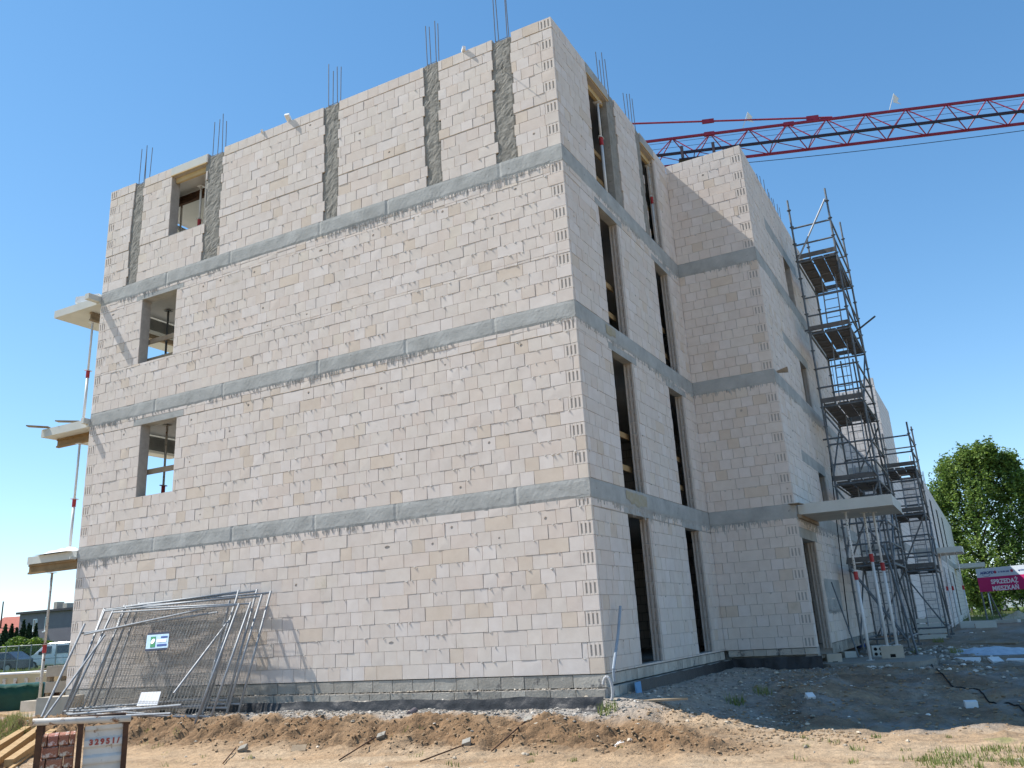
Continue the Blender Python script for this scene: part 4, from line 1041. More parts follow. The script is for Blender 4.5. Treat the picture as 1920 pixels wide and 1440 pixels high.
# loose poles
def pole(a, b, r, m, lb, ya, yb): single('loose_pole', MB().tube(at(a[0], a[1], 'y', ya), at(b[0], b[1], 'y', yb), r, 8), m, lb, 'pole')
pole((326, 1300), (437, 1153), .02, 'steel', 'bare steel pole slanting across the right end of the fence stack', -1.35, -.35)
pole((378, 1345), (431, 1126), .022, 'steel', 'tall steel post at the far right of the fence stack', -1.0, -.12)
pole((150, 1168 + 20), (408, 1148), .018, 'steel', 'long pole laid across the top of the fence stack', -.62, -.45)
pole((158, 1190), (385, 1141), .018, 'steel', 'second long pole laid across the top of the fence stack', -.66, -.48)
pole((197, 1190), (80, 1352), .02, 'steel', 'pole slanting down to the left across the left end of the fence stack', -.8, -1.9)
pole((159, 1170), (78, 1345), .022, 'steel', 'outermost post leaning at the left end of the fence stack', -.55, -1.7)
pole((136, 1346), (320, 1338), .02, 'steel', 'pale pole lying along the foot of the fence stack', -1.45, -1.38)
pole((128, 1340), (340, 1322), .02, 'steel', 'second pale pole lying at the foot of the fence stack', -1.30, -1.28)
# signs on the first panel
fo, fm = frames[0]; inv = fm.inverted()
def onpanel(px, py, off=-.03):
    o_ = inv @ CAM; d_ = inv.to_3x3() @ ray(px, py); t_ = (off - o_.y) / d_.y; return o_ + d_ * t_
def sign_quad(name, c, m, off, parent, th=.004):
    q = [onpanel(px, py, off) for px, py in c]; return part(name, MB().prism(q, (0, th, 0)), m, parent, True, fix=True)
sg = sign_quad('sign', ((276, 1191), (317, 1188), (314, 1214), (273, 1217)), 'signblue', -.03, fo)
sign_quad('sign_edge', ((278, 1187), (318, 1184), (317, 1187.5), (277, 1190.5)), 'signdark', -.03, sg)
sign_quad('sign_edge', ((272, 1217.5), (313, 1214.5), (312, 1218), (271, 1221)), 'signdark', -.03, sg)
sign_quad('sign_print', ((283, 1194), (292, 1193.4), (290, 1213), (281, 1213.8)), 'signgreen', -.037, sg)
q = onpanel(286.5, 1202.5, -.041); part('sign_print', MB().tube(q, q + V((0, .003, 0)), .05, 14), 'whitep', sg, True)
sign_quad('sign_print', ((302, 1193), (314, 1192), (313.5, 1195), (301.5, 1196)), 'navy', -.037, sg); sign_quad('sign_print', ((294, 1208), (312, 1206.5), (311.6, 1210), (293.6, 1211.6)), 'navy', -.037, sg)
sign_quad('sign_print', ((294, 1199), (312, 1197.6), (311.6, 1203), (293.6, 1204.6)), 'whitep', -.037, sg)
sign_quad('notice_sheet', ((265, 1298), (302, 1296.5), (294.5, 1322), (256, 1323.5)), 'white', .012, fo)
# concrete feet of the fence
for (px, py, lb) in ((310, 1340, 'pale concrete fence foot at the right front of the stack'), (338, 1318, 'pale concrete fence foot behind the right posts of the stack')):
    p = hit(px, py); hollow('fence_foot', (p.x, p.y, p.z - .01), .32, .16, .12, lb, 'cream', 'slot', .2, 'fence foot')

# ------------------------------------------------------------ brick crate, timbers and yard things at the lower left
Lp = row(72, 1355, 10.0); Rp = row(241, 1349, 10.0); ex = V((Rp.x - Lp.x, Rp.y - Lp.y, 0)); cw = ex.length; ex.normalize(); ey = V((-ex.y, ex.x, 0))
zt = (Lp.z + Rp.z) / 2 - .02; zb_ = gz(Lp.x, Lp.y)
CRATE = thing('brick_crate', 'rusty steel crate with a white corrugated panel stencilled 32951/', 'crate', (Lp.x, Lp.y, zb_))
def cp(a, d, z): return V((Lp.x, Lp.y, 0)) + ex * a + ey * d + Z * z
sl_ = (Rp.z - Lp.z)
for a in (.015, .37, cw - .02):
    for d in (0, .75):
        if a == .37 and d: continue
        part('post', MB().beam(cp(a, d, zb_), cp(a, d, zt + sl_ * (a / cw - .5)), .05 if a != .37 else .07, .05, up=ex), 'rust' if a == .37 else 'rust', CRATE)
part('top_rail', MB().tube(cp(-.05, -.03, zt - sl_ / 2 + .03), cp(cw + .02, -.03, zt + sl_ / 2 + .03), .032, 10), 'propold', CRATE, smooth=True)
part('top_rail', MB().tube(cp(-.02, .75, zt), cp(cw, .75, zt), .025, 8), 'rust', CRATE)
for a in (0, cw): part('top_rail', MB().tube(cp(a, 0, zt - .03), cp(a, .75, zt - .03), .02, 8), 'rust', CRATE)
mb = MB(); nzv = 60
for i in range(nzv + 1):
    z = zb_ + .1 + (zt - .03 - zb_ - .1) * i / nzv; d = .012 * (1 if math.sin((z - zt) * 2 * math.pi / .15) > 0 else -1) * min(1, abs(math.sin((z - zt) * 2 * math.pi / .15)) * 2.2)
    mb.v += [tuple(cp(.41, d, z)), tuple(cp(cw - .045, d, z))]
for i in range(nzv): mb.f.append((2 * i, 2 * i + 1, 2 * i + 3, 2 * i + 2)); mb.t.append(mb.cur)
panel = part('corrugated_panel', mb, 'wpaint', CRATE)
me = text_mesh('32951/', .068, 'stencil', .001, .0035, 1.45); o = obj('stencil_number', me, panel)
o.matrix_basis = Matrix.Translation(cp(.455, -.0165, zt - .20)) @ Matrix((ex, Z, -ey)).transposed().to_4x4(); o.scale = (1.0, 1, 1)
mb = MB()
for i in range(30):
    a = .42 + rnd() * (cw - .5); s_ = U(.01, .045); z = zb_ + .30 + abs(random.gauss(0, .035)); mb.obox(cp(a, -.0165, z), ex * s_, ey * .001, Z * s_ * U(.5, 1))
part('rust_patches', mb, 'rust', panel)['kind'] = 'stuff'
bt = []
for k in range(6):
    j = MB(); c = .006
    vs = [V((sx * .5, 0, sz * .5)) for sx, sz in ((-1, -1), (1, -1), (1, 1), (-1, 1))]
    fr_ = [V((v_.x * .86 + U(-.02, .02), -.02, v_.z * .8 + U(-.03, .03))) for v_ in vs]; bk_ = [V((v_.x, .5, v_.z)) for v_ in vs]
    b = U(.75, 1.2); j.cur = (b, b * U(.9, 1.05), b * U(.85, 1.05), 1)
    j.add(fr_ + vs + bk_, [(0, 1, 2, 3)] + [(4 + i, 4 + (i + 1) % 4, (i + 1) % 4, i) for i in range(4)] + [(8 + i, 8 + (i + 1) % 4, 4 + (i + 1) % 4, 4 + i) for i in range(4)] + [(11, 10, 9, 8)])
    bt.append(j.mesh('brick', 'brick'))
z = zb_ + .012; rowi = 0
while z + .10 < zt - .02:
    a = .045 - (.05 if rowi % 2 else 0)
    while a < .34:
        wd = .095 if (rowi + int(a * 20)) % 3 else .15
        a1 = max(a, .042); a2 = min(a + wd, .332)
        if a2 - a1 > .04:
            o = bpy.data.objects.new('brick', random.choice(bt)); COL.objects.link(o)
            o.matrix_basis = Matrix.Translation(cp((a1 + a2) / 2, .03 + U(-.012, .012), z + .05)) @ Matrix((ex, ey, Z)).transposed().to_4x4() @ Matrix.Diagonal((a2 - a1 - .008, .6, .096, 1))
            tag(o, 'whitewashed red brick stacked in the left bay of the rusty crate', 'brick', 'bricks stacked in the crate')
        a += wd
    z += .102; rowi += 1
# timbers
def timber(a, b, w_, h_, lb, dz=0, m='timber'):
    A = hit(*a); B = hit(*b); A.z = zground(A.x, A.y) + h_ / 2 + .01 + dz; B.z = zground(B.x, B.y) + h_ / 2 + .01 + dz
    return single('timber_beam', MB().beam(A, B, w_, h_), m, lb, 'timber')
timber((-30, 1452), (78, 1372), .12, .10, 'yellow squared timber, middle one of the pile by the crate')
timber((-20, 1418), (50, 1375), .12, .10, 'upper squared timber of the pile by the crate')
timber((15, 1440), (100, 1380), .12, .10, 'lower squared timber of the pile, nearest the crate', 0)
timber((10, 1452), (92, 1392), .05, .03, 'thin pale batten under the squared timbers', 0)
timber((-10, 1345), (82, 1358), .05, .045, 'long pale timber pole lying behind the squared timbers', .02, 'timber')
p = hit(88, 1345); single('concrete_block', MB().obox(p + V((0, .25, .16)), (.32, .12, 0), (-.09, .22, 0), (0, 0, .17)), 'cream', 'large pale concrete block at the left foot of the fence stack', 'block')
p = V((-12.62, .1, 0)); zz = gz(-12.62, .1); single('concrete_block', MB().box(-13.0, -12.4, -.05, .4, zz - .02, -.202), 'cream', 'flat pale block under the rust-speckled prop', 'block')
# green tarpaulin box
A = at(77, 1330, 'z', -.42); B = at(-110, 1345, 'z', -.42); dirn = (B - A); dirn.z = 0; L_ = dirn.length; dirn.normalize(); dp = V((-dirn.y, dirn.x, 0)); dp = -dp if dp.y < 0 else dp
mb = MB(); n = 30; H_ = .50
for i in range(n + 1):
    for (d, z) in ((0, 0), (-.01, H_ * .33), (.01, H_ * .66), (0, H_), (.5, H_ + .05), (1.0, H_)):
        q = A + dirn * (L_ * i / n) + dp * (d + .03 * nz(i * .5, z * 4, 0, 1)); mb.v.append((q.x, q.y, -.43 + z + .035 * nz(i * .3, d * 3, 4, 1) * (z > 0)))
for i in range(n):
    for j in range(5): k = i * 6 + j; mb.f.append((k, k + 1, k + 7, k + 6)); mb.t.append(mb.cur)
mb.f.append((5, 4, 3, 2, 1, 0)); mb.t.append(mb.cur); mb.f.append((0, 5, 5 + n * 6, n * 6)); mb.t.append(mb.cur)
single('tarpaulin_stack', mb, 'tarp', 'dark green tarpaulin covering a low stack at the left edge', 'tarpaulin', smooth=True)
# precast beams stacked right of the tarpaulin
pA = row(82, 1310, 21.5); pB = row(126, 1308, 21.5); zg = gz(pA.x, pA.y)
for k in range(3):
    single('precast_beam', MB().beam(V((pA.x, pA.y, zg + .13 + k * .31)), V((pB.x, pB.y, zg + .13 + k * .31)) + (pB - pA) * .8, .24, .21), 'cream', ('lowest', 'middle', 'topmost')[k] + ' pale precast beam of the stack beside the green tarpaulin', 'beam', 'precast beams beside the tarpaulin')
    if k:
        for f_ in (.2, .8): q = V((pA.x, pA.y, 0)).lerp(V((pB.x, pB.y, 0)), f_); single('spacer_block', MB().box(q.x - .05, q.x + .05, q.y - .05, q.y + .05, zg + .235 + (k - 1) * .31, zg + .335 + (k - 1) * .31), 'timberd', ('left' if f_ < .5 else 'right') + ' timber spacer ' + ('under the middle' if k == 1 else 'under the topmost') + ' precast beam beside the tarpaulin', 'spacer', 'spacers in the precast beam stack')
# flat beige steel trough with white lid behind it
pA = row(-60, 1282, 30); pB = row(122, 1282, 28); dx_ = (pB - pA); dx_.z = 0; n_ = V((-dx_.y, dx_.x, 0)).normalized(); n_ = n_ if n_.y > 0 else -n_
t = thing('steel_trough', 'long beige steel formwork trough behind the green tarpaulin', 'trough', (pA.x, pA.y, -.42)); zc = -.42
hd = dx_ / 2; md = (pA + pB) / 2
part('body', MB().obox(V((md.x, md.y, zc + .42)), hd, n_ * .6, Z * .22), 'beige', t)
part('lid', MB().obox(V((md.x, md.y, zc + .66)) - hd * .25, hd * .74, n_ * .62, Z * .018), 'white', t)
for f_ in (.55, .66, .77, .88): q = V((pA.x, pA.y, zc + .45)).lerp(V((pB.x, pB.y, zc + .45)), f_) - n_ * .61; part('bracket', MB().obox(q, hd.normalized() * .05, n_ * .02, Z * .09), 'propold', t)
for f_ in (.15, .5, .85): q = V((pA.x, pA.y, zc + .1)).lerp(V((pB.x, pB.y, zc + .1)), f_); part('skid', MB().obox(q, hd.normalized() * .1, n_ * .5, Z * .1), 'rust', t)
for k, (px, py, l_) in enumerate(((-5, 1247, .9), (6, 1254, 1.1), (100, 1262, .8), (112, 1264, .6))):
    q = row(px, py, 36); single('timber_stack_board', MB().obox(V((q.x, q.y, -.1 + .05 * k)), (l_, .3 * l_, 0), (-.1, .3, 0), (0, 0, .17)), 'timberd', ('weathered timber bundle at the left edge below the dark car', 'second weathered timber bundle at the left edge', 'weathered timber bundle on the beige trough\'s right end', 'brown timber bundle next to the building edge behind the trough')[k], 'timber')

# ------------------------------------------------------------ background left: house, van, car, shrubs
def frame_at(c, yaw):
    return Matrix.Translation(c) @ Matrix.Rotation(yaw, 4, 'Z')
def hz(px, py, d): p = row(px, py, d); return p
# grey house
hl = row(28, 1240, 104); hr = row(150, 1240, 96); hx = V((hr.x - hl.x, hr.y - hl.y, 0)); hw_ = hx.length; hx.normalize(); hn = V((hx.y, -hx.x, 0))
if hn.dot(CAM - hl) < 0: hn = -hn
zt_ = row(60, 1150, 102).z
HS = thing('house', 'grey flat-roofed house with white windows behind the parked van', 'house', (hl.x, hl.y, -.45))
def hp(a, d, z): return V((hl.x, hl.y, 0)) + hx * a - hn * d + Z * z
def hbox(a0, a1, d0, d1, z0, z1): return MB().obox(hp((a0 + a1) / 2, (d0 + d1) / 2, (z0 + z1) / 2), hx * (a1 - a0) / 2, hn * (d1 - d0) / 2, Z * (z1 - z0) / 2)
part('wall', hbox(0, hw_ + 4, 0, 8, -.45, zt_), 'house', HS); part('plinth', hbox(-.02, hw_ + 4.02, -.05, 8.02, -.45, .9), 'houselow', HS)
rf = part('roof', hbox(-.25, hw_ + 4.2, -.3, 8.2, zt_ + .002, zt_ + .22), 'houseroof', HS)
for (px, w_, h_) in ((74, .5, .75), (128, .6, .55)):
    a = (row(px, 1140, 100) - hl).dot(hx); c = part('chimney', hbox(a - w_ / 2, a + w_ / 2, .8, 1.6, zt_ + .223, zt_ + .22 + h_), 'cream', rf)
def hwin(px0, px1, py0, py1):
    a0 = (row(px0, 1190, 102) - hl).dot(hx); a1 = (row(px1, 1190, 102) - hl).dot(hx); z1 = row(px0, py0, 102).z; z0 = row(px0, py1, 102).z
    wn = part('window', hbox(a0, a1, -.06, .05, z0, z1), 'pwhite', HS)
    m_ = a0 + (a1 - a0) * .62
    for (q0, q1) in ((a0 + .1, m_ - .05), (m_ + .05, a1 - .1)): part('pane', hbox(q0, q1, -.075, -.062, z0 + .12, z1 - .1), 'glass', wn)
    part('sill', hbox(a0 - .12, a1 + .12, -.2, -.061, z0 - .1, z0 - .01), 'pwhite', wn)
hwin(57, 80, 1161, 1183); hwin(124, 132, 1156, 1182)
# red-roofed house at the edge
rl = row(-30, 1240, 118); rr_ = row(26, 1240, 116); H2 = thing('house', 'red-roofed house cut by the left edge of the picture', 'house', (rl.x, rl.y, -.45))
rx = V((rr_.x - rl.x, rr_.y - rl.y, 0)); rw = rx.length; rx.normalize(); rn = V((-rx.y, rx.x, 0)); rn = rn if rn.y > 0 else -rn
A = V((rl.x, rl.y, 0)); zr = row(15, 1158, 118).z
part('wall', MB().obox(A + rx * rw / 2 + rn * 3 + Z * ((zr - 1.6) / 2 - .2), rx * rw / 2, rn * 3, Z * ((zr - 1.6) / 2 + .25)), 'cream', H2)
mb = MB(); mb.prism([A - rn * .4 + Z * (zr - 1.7) - rx * .3, A + rn * 6.4 + Z * (zr - 1.7) - rx * .3, A + rn * 3 + Z * (zr + .15) - rx * .3], rx * (rw + .5)); part('roof', mb, 'redroof', H2, fix=True)
# shrubs: leaf clouds made of small faces
def leafcloud(mb, c, rx_, ry_, rz_, n, size, tints=((1, 1, 1, 1),), surf=.55, cone=False):
    c = V(c)
    for _ in range(n):
        while True:
            p = V((U(-1, 1), U(-1, 1), U(-1, 1)))
            if p.length <= 1 and p.length > surf * rnd(): break
        if cone: k_ = 1 - .5 * (p.z + 1) * .95; p.x *= k_; p.y *= k_
        p = c + V((p.x * rx_, p.y * ry_, p.z * rz_)); a = V((U(-1, 1), U(-1, 1), U(-.6, .6))).normalized() * size * U(.6, 1.2); b = V((U(-1, 1), U(-1, 1), U(-1, 1))).cross(a).normalized() * size * U(.35, .6)
        t = random.choice(tints); i = len(mb.v); mb.v += [tuple(p - a), tuple(p + b), tuple(p + a), tuple(p - b)]; mb.f.append((i, i + 1, i + 2, i + 3)); mb.t.append(t)
GT_ = [(b, b, b * .9, 1) for b in (.55, .75, .9, 1.05, 1.3)] + [(1.3, 1.2, .7, 1)]
for k, (px, py, wd) in enumerate(((2, 1170, 20), (14, 1168, 15), (24, 1176, 11), (36, 1160, 15), (46, 1168, 12), (50, 1173, 10), (60, 1168, 11))):
    p = row(px, 1250, 92 + 2 * (k % 2)); tp = row(px, py, 92 + 2 * (k % 2)); zb2 = -.45; H_ = tp.z - zb2; r_ = wd / 2 * 93 / 1625 * 1.5
    t = thing('thuja', ('thuja at the left edge of the picture', 'second thuja from the left edge', 'low thuja third from the left edge', 'tallest thuja before the grey house', 'thuja right of the tallest one', 'small thuja between the two right-hand ones', 'rightmost thuja, below the house window')[k], 'thuja', (p.x, p.y, zb2), group='thujas in front of the house')
    part('trunk', MB().tube((p.x, p.y, zb2), (p.x, p.y, zb2 + H_ * .8), .1, 6, .03), 'bark', t)
    mb = MB(); leafcloud(mb, (p.x, p.y, zb2 + H_ / 2), r_ * 1.35, r_ * 1.35, H_ / 2, 1500, .16, GT_[:4], .7, True); part('crown', mb, 'thuja', t)
for k, (px, py, wd, hh) in enumerate(((32, 1213, 46, 30), (66, 1215, 40, 28), (84, 1218, 26, 22))):
    p = row(px, py, 88); t = thing('shrub', ('light green shrub behind the dark car', 'light green shrub above the van', 'low green shrub right of the prop')[k], 'shrub', (p.x, p.y, -.45), group='shrubs behind the parked cars')
    part('stem', MB().tube((p.x, p.y, -.45), (p.x, p.y, p.z), .08, 6), 'bark', t)
    mb = MB(); leafcloud(mb, (p.x, p.y, (p.z - .45) / 2 + .5), wd * .5 * 88 / 1625, 1.2, hh * .6 * 88 / 1625 + .3, 1900, .15, GT_, .6); part('crown', mb, 'bushleaf', t)
# vehicles
def car(name, label, cat, c, yaw, prof, wdt, paint, wins, ws, wheels, lamp, extra=None):
    R_ = Matrix.Rotation(yaw, 3, 'Z'); t = thing(name, label, cat, c, R_)
    n = len(prof); mb = MB(); zmax = max(z for _, z in prof)
    def half(z): return wdt / 2 * (1 - .13 * max(0, (z - .9) / (zmax - .9)) ** 1.3 - .04 * max(0, (.5 - z)))
    for sgn in (-1, 1):
        for (x, z) in prof: mb.v.append((x, sgn * (half(z) - .06), z))
    for sgn in (-1, 1):
        cx_ = sum(x for x, _ in prof) / n; cz_ = sum(z for _, z in prof) / n
        for (x, z) in prof: mb.v.append((cx_ + (x - cx_) * .965, sgn * half(z), cz_ + (z - cz_) * .93))
    for i in range(n):
        j = (i + 1) % n
        mb.f += [(i, j, n + j, n + i), (2 * n + i, 2 * n + j, j, i), (n + i, n + j, 3 * n + j, 3 * n + i)]; mb.t += [mb.cur] * 3
    mb.f += [tuple(range(2 * n, 3 * n)), tuple(range(4 * n - 1, 3 * n - 1, -1))]; mb.t += [mb.cur] * 2
    body = part('body', mb, paint, t, True, fix=True)
    for sgn in (-1, 1):
        for w_ in wins:
            q = [V((x, sgn * (half(z) + .004), z)) for x, z in w_]; part('side_window', MB().prism(q, (0, sgn * .008, 0)), 'glass', body, True, fix=True)
        for x in wheels:
            wh = part('wheel', MB().tube((x, sgn * (wdt / 2 - .2), .33), (x, sgn * (wdt / 2 + .01), .33), .33, 18), 'tyre', t, True); part('rim', MB().tube((x, sgn * (wdt / 2 + .011), .33), (x, sgn * (wdt / 2 + .02), .33), .2, 14), 'steel', wh, True)
        part('headlight', MB().obox((lamp[0], sgn * (wdt / 2 - .3), lamp[1]), (.09, 0, .05), (0, .17, 0), (-.02, 0, .07)), 'pwhite', t, True)
    (x0, z0), (x1, z1) = ws; d = V((x1 - x0, 0, z1 - z0)); nn = V((-d.z, 0, d.x)).normalized(); nn = nn if nn.x < 0 else -nn
    q = [V((x0, -half(z0) + .14, z0)), V((x0, half(z0) - .14, z0)), V((x1, half(z1) - .16, z1)), V((x1, -half(z1) + .16, z1))]
    part('windscreen', MB().prism([p + nn * .012 for p in q], nn * .01), 'wscreen', body, True, fix=True)
    if extra: extra(t, body, half)
    return t
vc = row(108, 1254, 80); vdir = (row(128, 1240, 78) - row(28, 1240, 82)); yaw = math.atan2(vdir.y, vdir.x) + .18
VP = [(-2.4, .32), (-2.42, .62), (-2.3, .92), (-1.55, 1.16), (-.72, 1.86), (-.3, 1.97), (2.35, 1.98), (2.42, 1.0), (2.42, .32)]
def vx(t, body, half):
    part('grille', MB().box(-2.45, -2.39, -.5, .5, .5, .62), 'glass', t, True); part('bumper', MB().box(-2.46, -2.3, -.88, .88, .30, .48), 'houselow', t, True)
    part('door_handle', MB().box(.28, .42, -.965, -.93, 1.02, 1.06), 'tyre', t, True); part('mirror', MB().box(-.95, -.8, -1.12, -.93, 1.12, 1.36), 'tyre', t, True)
car('van', 'white passenger van parked facing left beyond the site fence', 'van', (vc.x, vc.y, -.46), yaw, VP, 1.9, 'carwhite', [[(-1.15, 1.18), (-.02, 1.18), (-.02, 1.72), (-.55, 1.72)], [(.35, 1.16), (2.2, 1.16), (2.2, 1.75), (.35, 1.75)]], ((-1.52, 1.2), (-.76, 1.82)), (-1.45, 1.6), (-2.25, .8), vx)
vc = row(0, 1256, 78)
CP = [(-2.1, .28), (-2.12, .6), (-1.9, .8), (-1.0, .95), (-.25, 1.42), (1.1, 1.46), (1.85, 1.0), (2.05, .9), (2.08, .28)]
car('car', 'dark car cut by the left edge beside the white van', 'car', (vc.x, vc.y, -.46), yaw, CP, 1.75, 'cardark', [[(-.75, .98), (.25, .98), (.25, 1.34), (-.2, 1.34)], [(.35, .98), (1.5, .98), (1.05, 1.36), (.35, 1.36)]], ((-.98, .97), (-.27, 1.4)), (-1.35, 1.3), (-1.98, .66))
# boundary fence in front of the vehicles
fa = row(-40, 1260, 64); fb = row(150, 1258, 60); fl = fb - fa; fl.z = 0
t = thing('boundary_fence', 'grey wire fence on posts in front of the parked vehicles', 'fence', (fa.x, fa.y, -.45))
for i in range(9): q = V((fa.x, fa.y, -.45)) + fl * i / 8; part('post', MB().tube(q, q + Z * 1.75, .035, 6), 'steel', t)
for z in (.1, .9, 1.7): part('rail', MB().tube(V((fa.x, fa.y, -.45 + z)), V((fa.x, fa.y, -.45 + z)) + fl, .02, 5), 'steel', t)
mb = MB()
for i in range(110): q = V((fa.x, fa.y, -.35)) + fl * (i + .5) / 110; mb.tube(q, q + Z * 1.6, .004, 3, caps=False)
part('wire_mesh', mb, 'steel', t)['kind'] = 'stuff'
p = row(2, 1120, 60); single('utility_pole', MB().tube((row(-2, 1200, 118).x, row(-2, 1200, 118).y, -.4), (row(-2, 1200, 118).x, row(-2, 1200, 118).y, row(-2, 1128, 118).z), .12, 8, .07), 'bark', 'thin utility pole at the left edge behind the red roof', 'pole')

# ------------------------------------------------------------ background right: tree, banner, sand, road
def tree(label, base, clumps, leaf, nper, size, limbs, group=None, name='poplar_tree', cat='tree', lm='leaf', tints=None):
    t = thing(name, label, cat, base, group=group); b = V(base); mb = MB(); r0 = limbs[0]
    top = b + V(limbs[1]); mb.tube(b - Z * .1, b + (top - b) * .25, r0, 9, r0 * .8); mb.tube(b + (top - b) * .25, b + (top - b) * .65, r0 * .8, 8, r0 * .45); mb.tube(b + (top - b) * .65, top, r0 * .45, 6, .04)
    tr_ = part('trunk', mb, 'bark', t)
    for (c, r) in clumps:
        s_ = b + (top - b) * max(.12, min(.85, (c.z - b.z) / (top.z - b.z) * .62)); m1 = s_.lerp(c, .5) + V((U(-.3, .3), U(-.3, .3), U(-.1, .3)))
        mb = MB(); mb.tube(s_, m1, r0 * .28, 5, r0 * .16); mb.tube(m1, c, r0 * .16, 5, .02); part('limb', mb, 'bark', tr_)
    mb = MB()
    for (c, r) in clumps:
        for _ in range(nper):
            while True:
                p = V((U(-1, 1), U(-1, 1), U(-1, 1)))
                if .35 < p.length < 1: break
            p = c + V((p.x, p.y, p.z * .85)) * r * U(.7, 1.28); leafcloud(mb, p, U(.18, .45), U(.18, .45), U(.35, .95), leaf, size, tints or GT_, .2)
    part('crown', mb, lm, t); return t
DT = 72
cl = [(1800, 890, 1.5), (1842, 878, 1.5), (1872, 893, 1.5), (1768, 925, 1.2), (1815, 935, 2.0), (1868, 940, 2.0), (1905, 945, 1.5), (1785, 975, 1.8), (1840, 995, 2.3), (1897, 1000, 2.0), (1938, 1020, 2.0), (1965, 970, 1.8),
      (1795, 1035, 1.9), (1850, 1055, 2.2), (1910, 1060, 1.9), (1800, 1085, 1.3), (1880, 1098, 1.3), (1945, 1085, 1.6), (1768, 1000, 1.0), (1925, 1105, 1.0), (1775, 880, .7), (1812, 862, .8), (1850, 850, .8), (1885, 868, .8), (1760, 950, .7), (1910, 905, 1.0), (1795, 1110, 1.0), (1835, 1118, .9)]
C_ = []
for (px, py, r) in cl: p = row(px, py, DT + U(-1.5, 1.5)); C_.append((p, r))
bs = row(1868, 1150, DT)
tree('tall green poplar beyond the far end of the building', (bs.x, bs.y, -.40), C_, 26, 80, .13, (.36, (-.2, .3, 10.2)))
for k, (px, py, d, r, lb) in enumerate(((1815, 1105, 84, 2.1, 'bright green bush low behind the far end of the building'), (1905, 1125, 95, 1.8, 'low green bush right of the poplar trunk'))):
    p = row(px, py, d); q = V((p.x, p.y, -.4)); tree(lb, q, [(p, r), (p + V((1.6, 0, -.5)), r * .7), (p + V((-1.2, .5, -.8)), r * .7)], 20, 26, .16, (.12, (0, 0, p.z + 1.2)), name='shrub', cat='shrub', lm='bushleaf')
far_l = row(1700, 1126, 300); far_r = row(2400, 1090, 300)
t = thing('tree_line', 'distant low tree line on the right horizon', 'tree line', ((far_l.x + far_r.x) / 2, (far_l.y + far_r.y) / 2, -.4)); mb = MB()
for i in range(60): q = far_l.lerp(far_r, i / 60); leafcloud(mb, (q.x, q.y, 1.5), 4, 3, U(2, 3.4), 90, .9, GT_)
part('crown', mb, 'leaf', t)['kind'] = 'stuff'; 
far_l = row(-500, 1276, 260); far_r = row(300, 1230, 300)
t2 = thing('tree_line', 'distant low tree line on the left horizon behind the houses', 'tree line', (far_l.x, far_l.y, -.4)); mb = MB()
for i in range(60): q = far_l.lerp(far_r, i / 60); leafcloud(mb, (q.x, q.y, 1.2), 4, 3, U(2, 3.0), 90, .9, GT_)
part('crown', mb, 'leaf', t2)['kind'] = 'stuff'
# pale road and parked vehicles behind the tree
ra = row(1780, 1147, 66); rb = row(2100, 1128, 66); 
mb = MB(); d_ = (rb - ra); d_.z = 0; nn = V((-d_.y, d_.x, 0)).normalized()
me = MB().obox(V(((ra.x + rb.x) / 2, (ra.y + rb.y) / 2, -.36)) + nn * 6, d_ * .8, nn * 2.0, Z * .02).mesh('road', 'slab'); struct('road', me)
for k, (px, lb) in enumerate(((1806, 'white car parked far behind the bright bush'), (1850, 'white car parked left of the poplar trunk'), (1915, 'white car parked right of the poplar trunk'))):
    vc = row(px, 1135, 90); car('car', lb, 'car', (vc.x, vc.y, -.36), math.atan2(d_.y, d_.x) + math.pi * 0, CP, 1.75, 'carwhite', [[(-.75, .98), (.25, .98), (.25, 1.34), (-.2, 1.34)], [(.35, .98), (1.5, .98), (1.05, 1.36), (.35, 1.36)]], ((-.98, .97), (-.27, 1.4)), (-1.35, 1.3), (-1.98, .66))
# banner
bl = row(1829, 1067, 46.5); br = row(2010, 1045, 44.0); bx_ = V((br.x - bl.x, br.y - bl.y, 0)); bw = bx_.length; bx_.normalize(); bn = V((bx_.y, -bx_.x, 0)); bn = bn if bn.y < 0 else -bn
zB1 = row(1829, 1067, 46.5).z; zB0 = row(1839, 1110, 46.5).z; hB = zB1 - zB0; zBm = zB1 - hB * .39
BN = thing('banner', 'white and magenta sales banner reading SPRZEDAŻ MIESZKAŃ on steel posts', 'banner', (bl.x, bl.y, -.4))
def bp_(a, z, o_=0): return V((bl.x, bl.y, 0)) + bx_ * a + bn * o_ + Z * z
def bquad(name, a0, a1, z0, z1, o_, m, par): return part(name, MB().obox(bp_((a0 + a1) / 2, (z0 + z1) / 2, o_), bx_ * (a1 - a0) / 2, bn * .012, Z * (z1 - z0) / 2), m, par)
up_ = bquad('banner_top', 0, bw, zBm + .001, zB1, 0, 'bannerw', BN); lo_ = bquad('banner_field', 0, bw, zB0, zBm, 0, 'magenta', BN)
ppm = 1625 / 46.5
def btext(txt, px0, zc_, size, m, par, bold, space=1.0):
    me = text_mesh(txt, size, m, .002, bold, space); o = obj('lettering', me, par); a = (px0 - 1829) / ppm * 1.02
    o.matrix_basis = Matrix.Translation(bp_(a, zc_, .016)) @ Matrix((bx_, Z, -(-bn))).transposed().to_4x4(); return o
btext('SPRZEDAŻ', 1851, zBm - .31, .27, 'whitep', lo_, .008, 1.02); btext('MIESZKAŃ', 1851, zBm - .60, .27, 'whitep', lo_, .008, 1.02)
btext('AGROBEX', 1836, zBm + hB * .14, .155, 'navy', up_, .006); btext('61 84 84 848', 1866, zBm + hB * .15, .10, 'navy', up_, .002); btext('agrobex.pl', 1899, zBm + hB * .16, .10, 'navy', up_, .002)
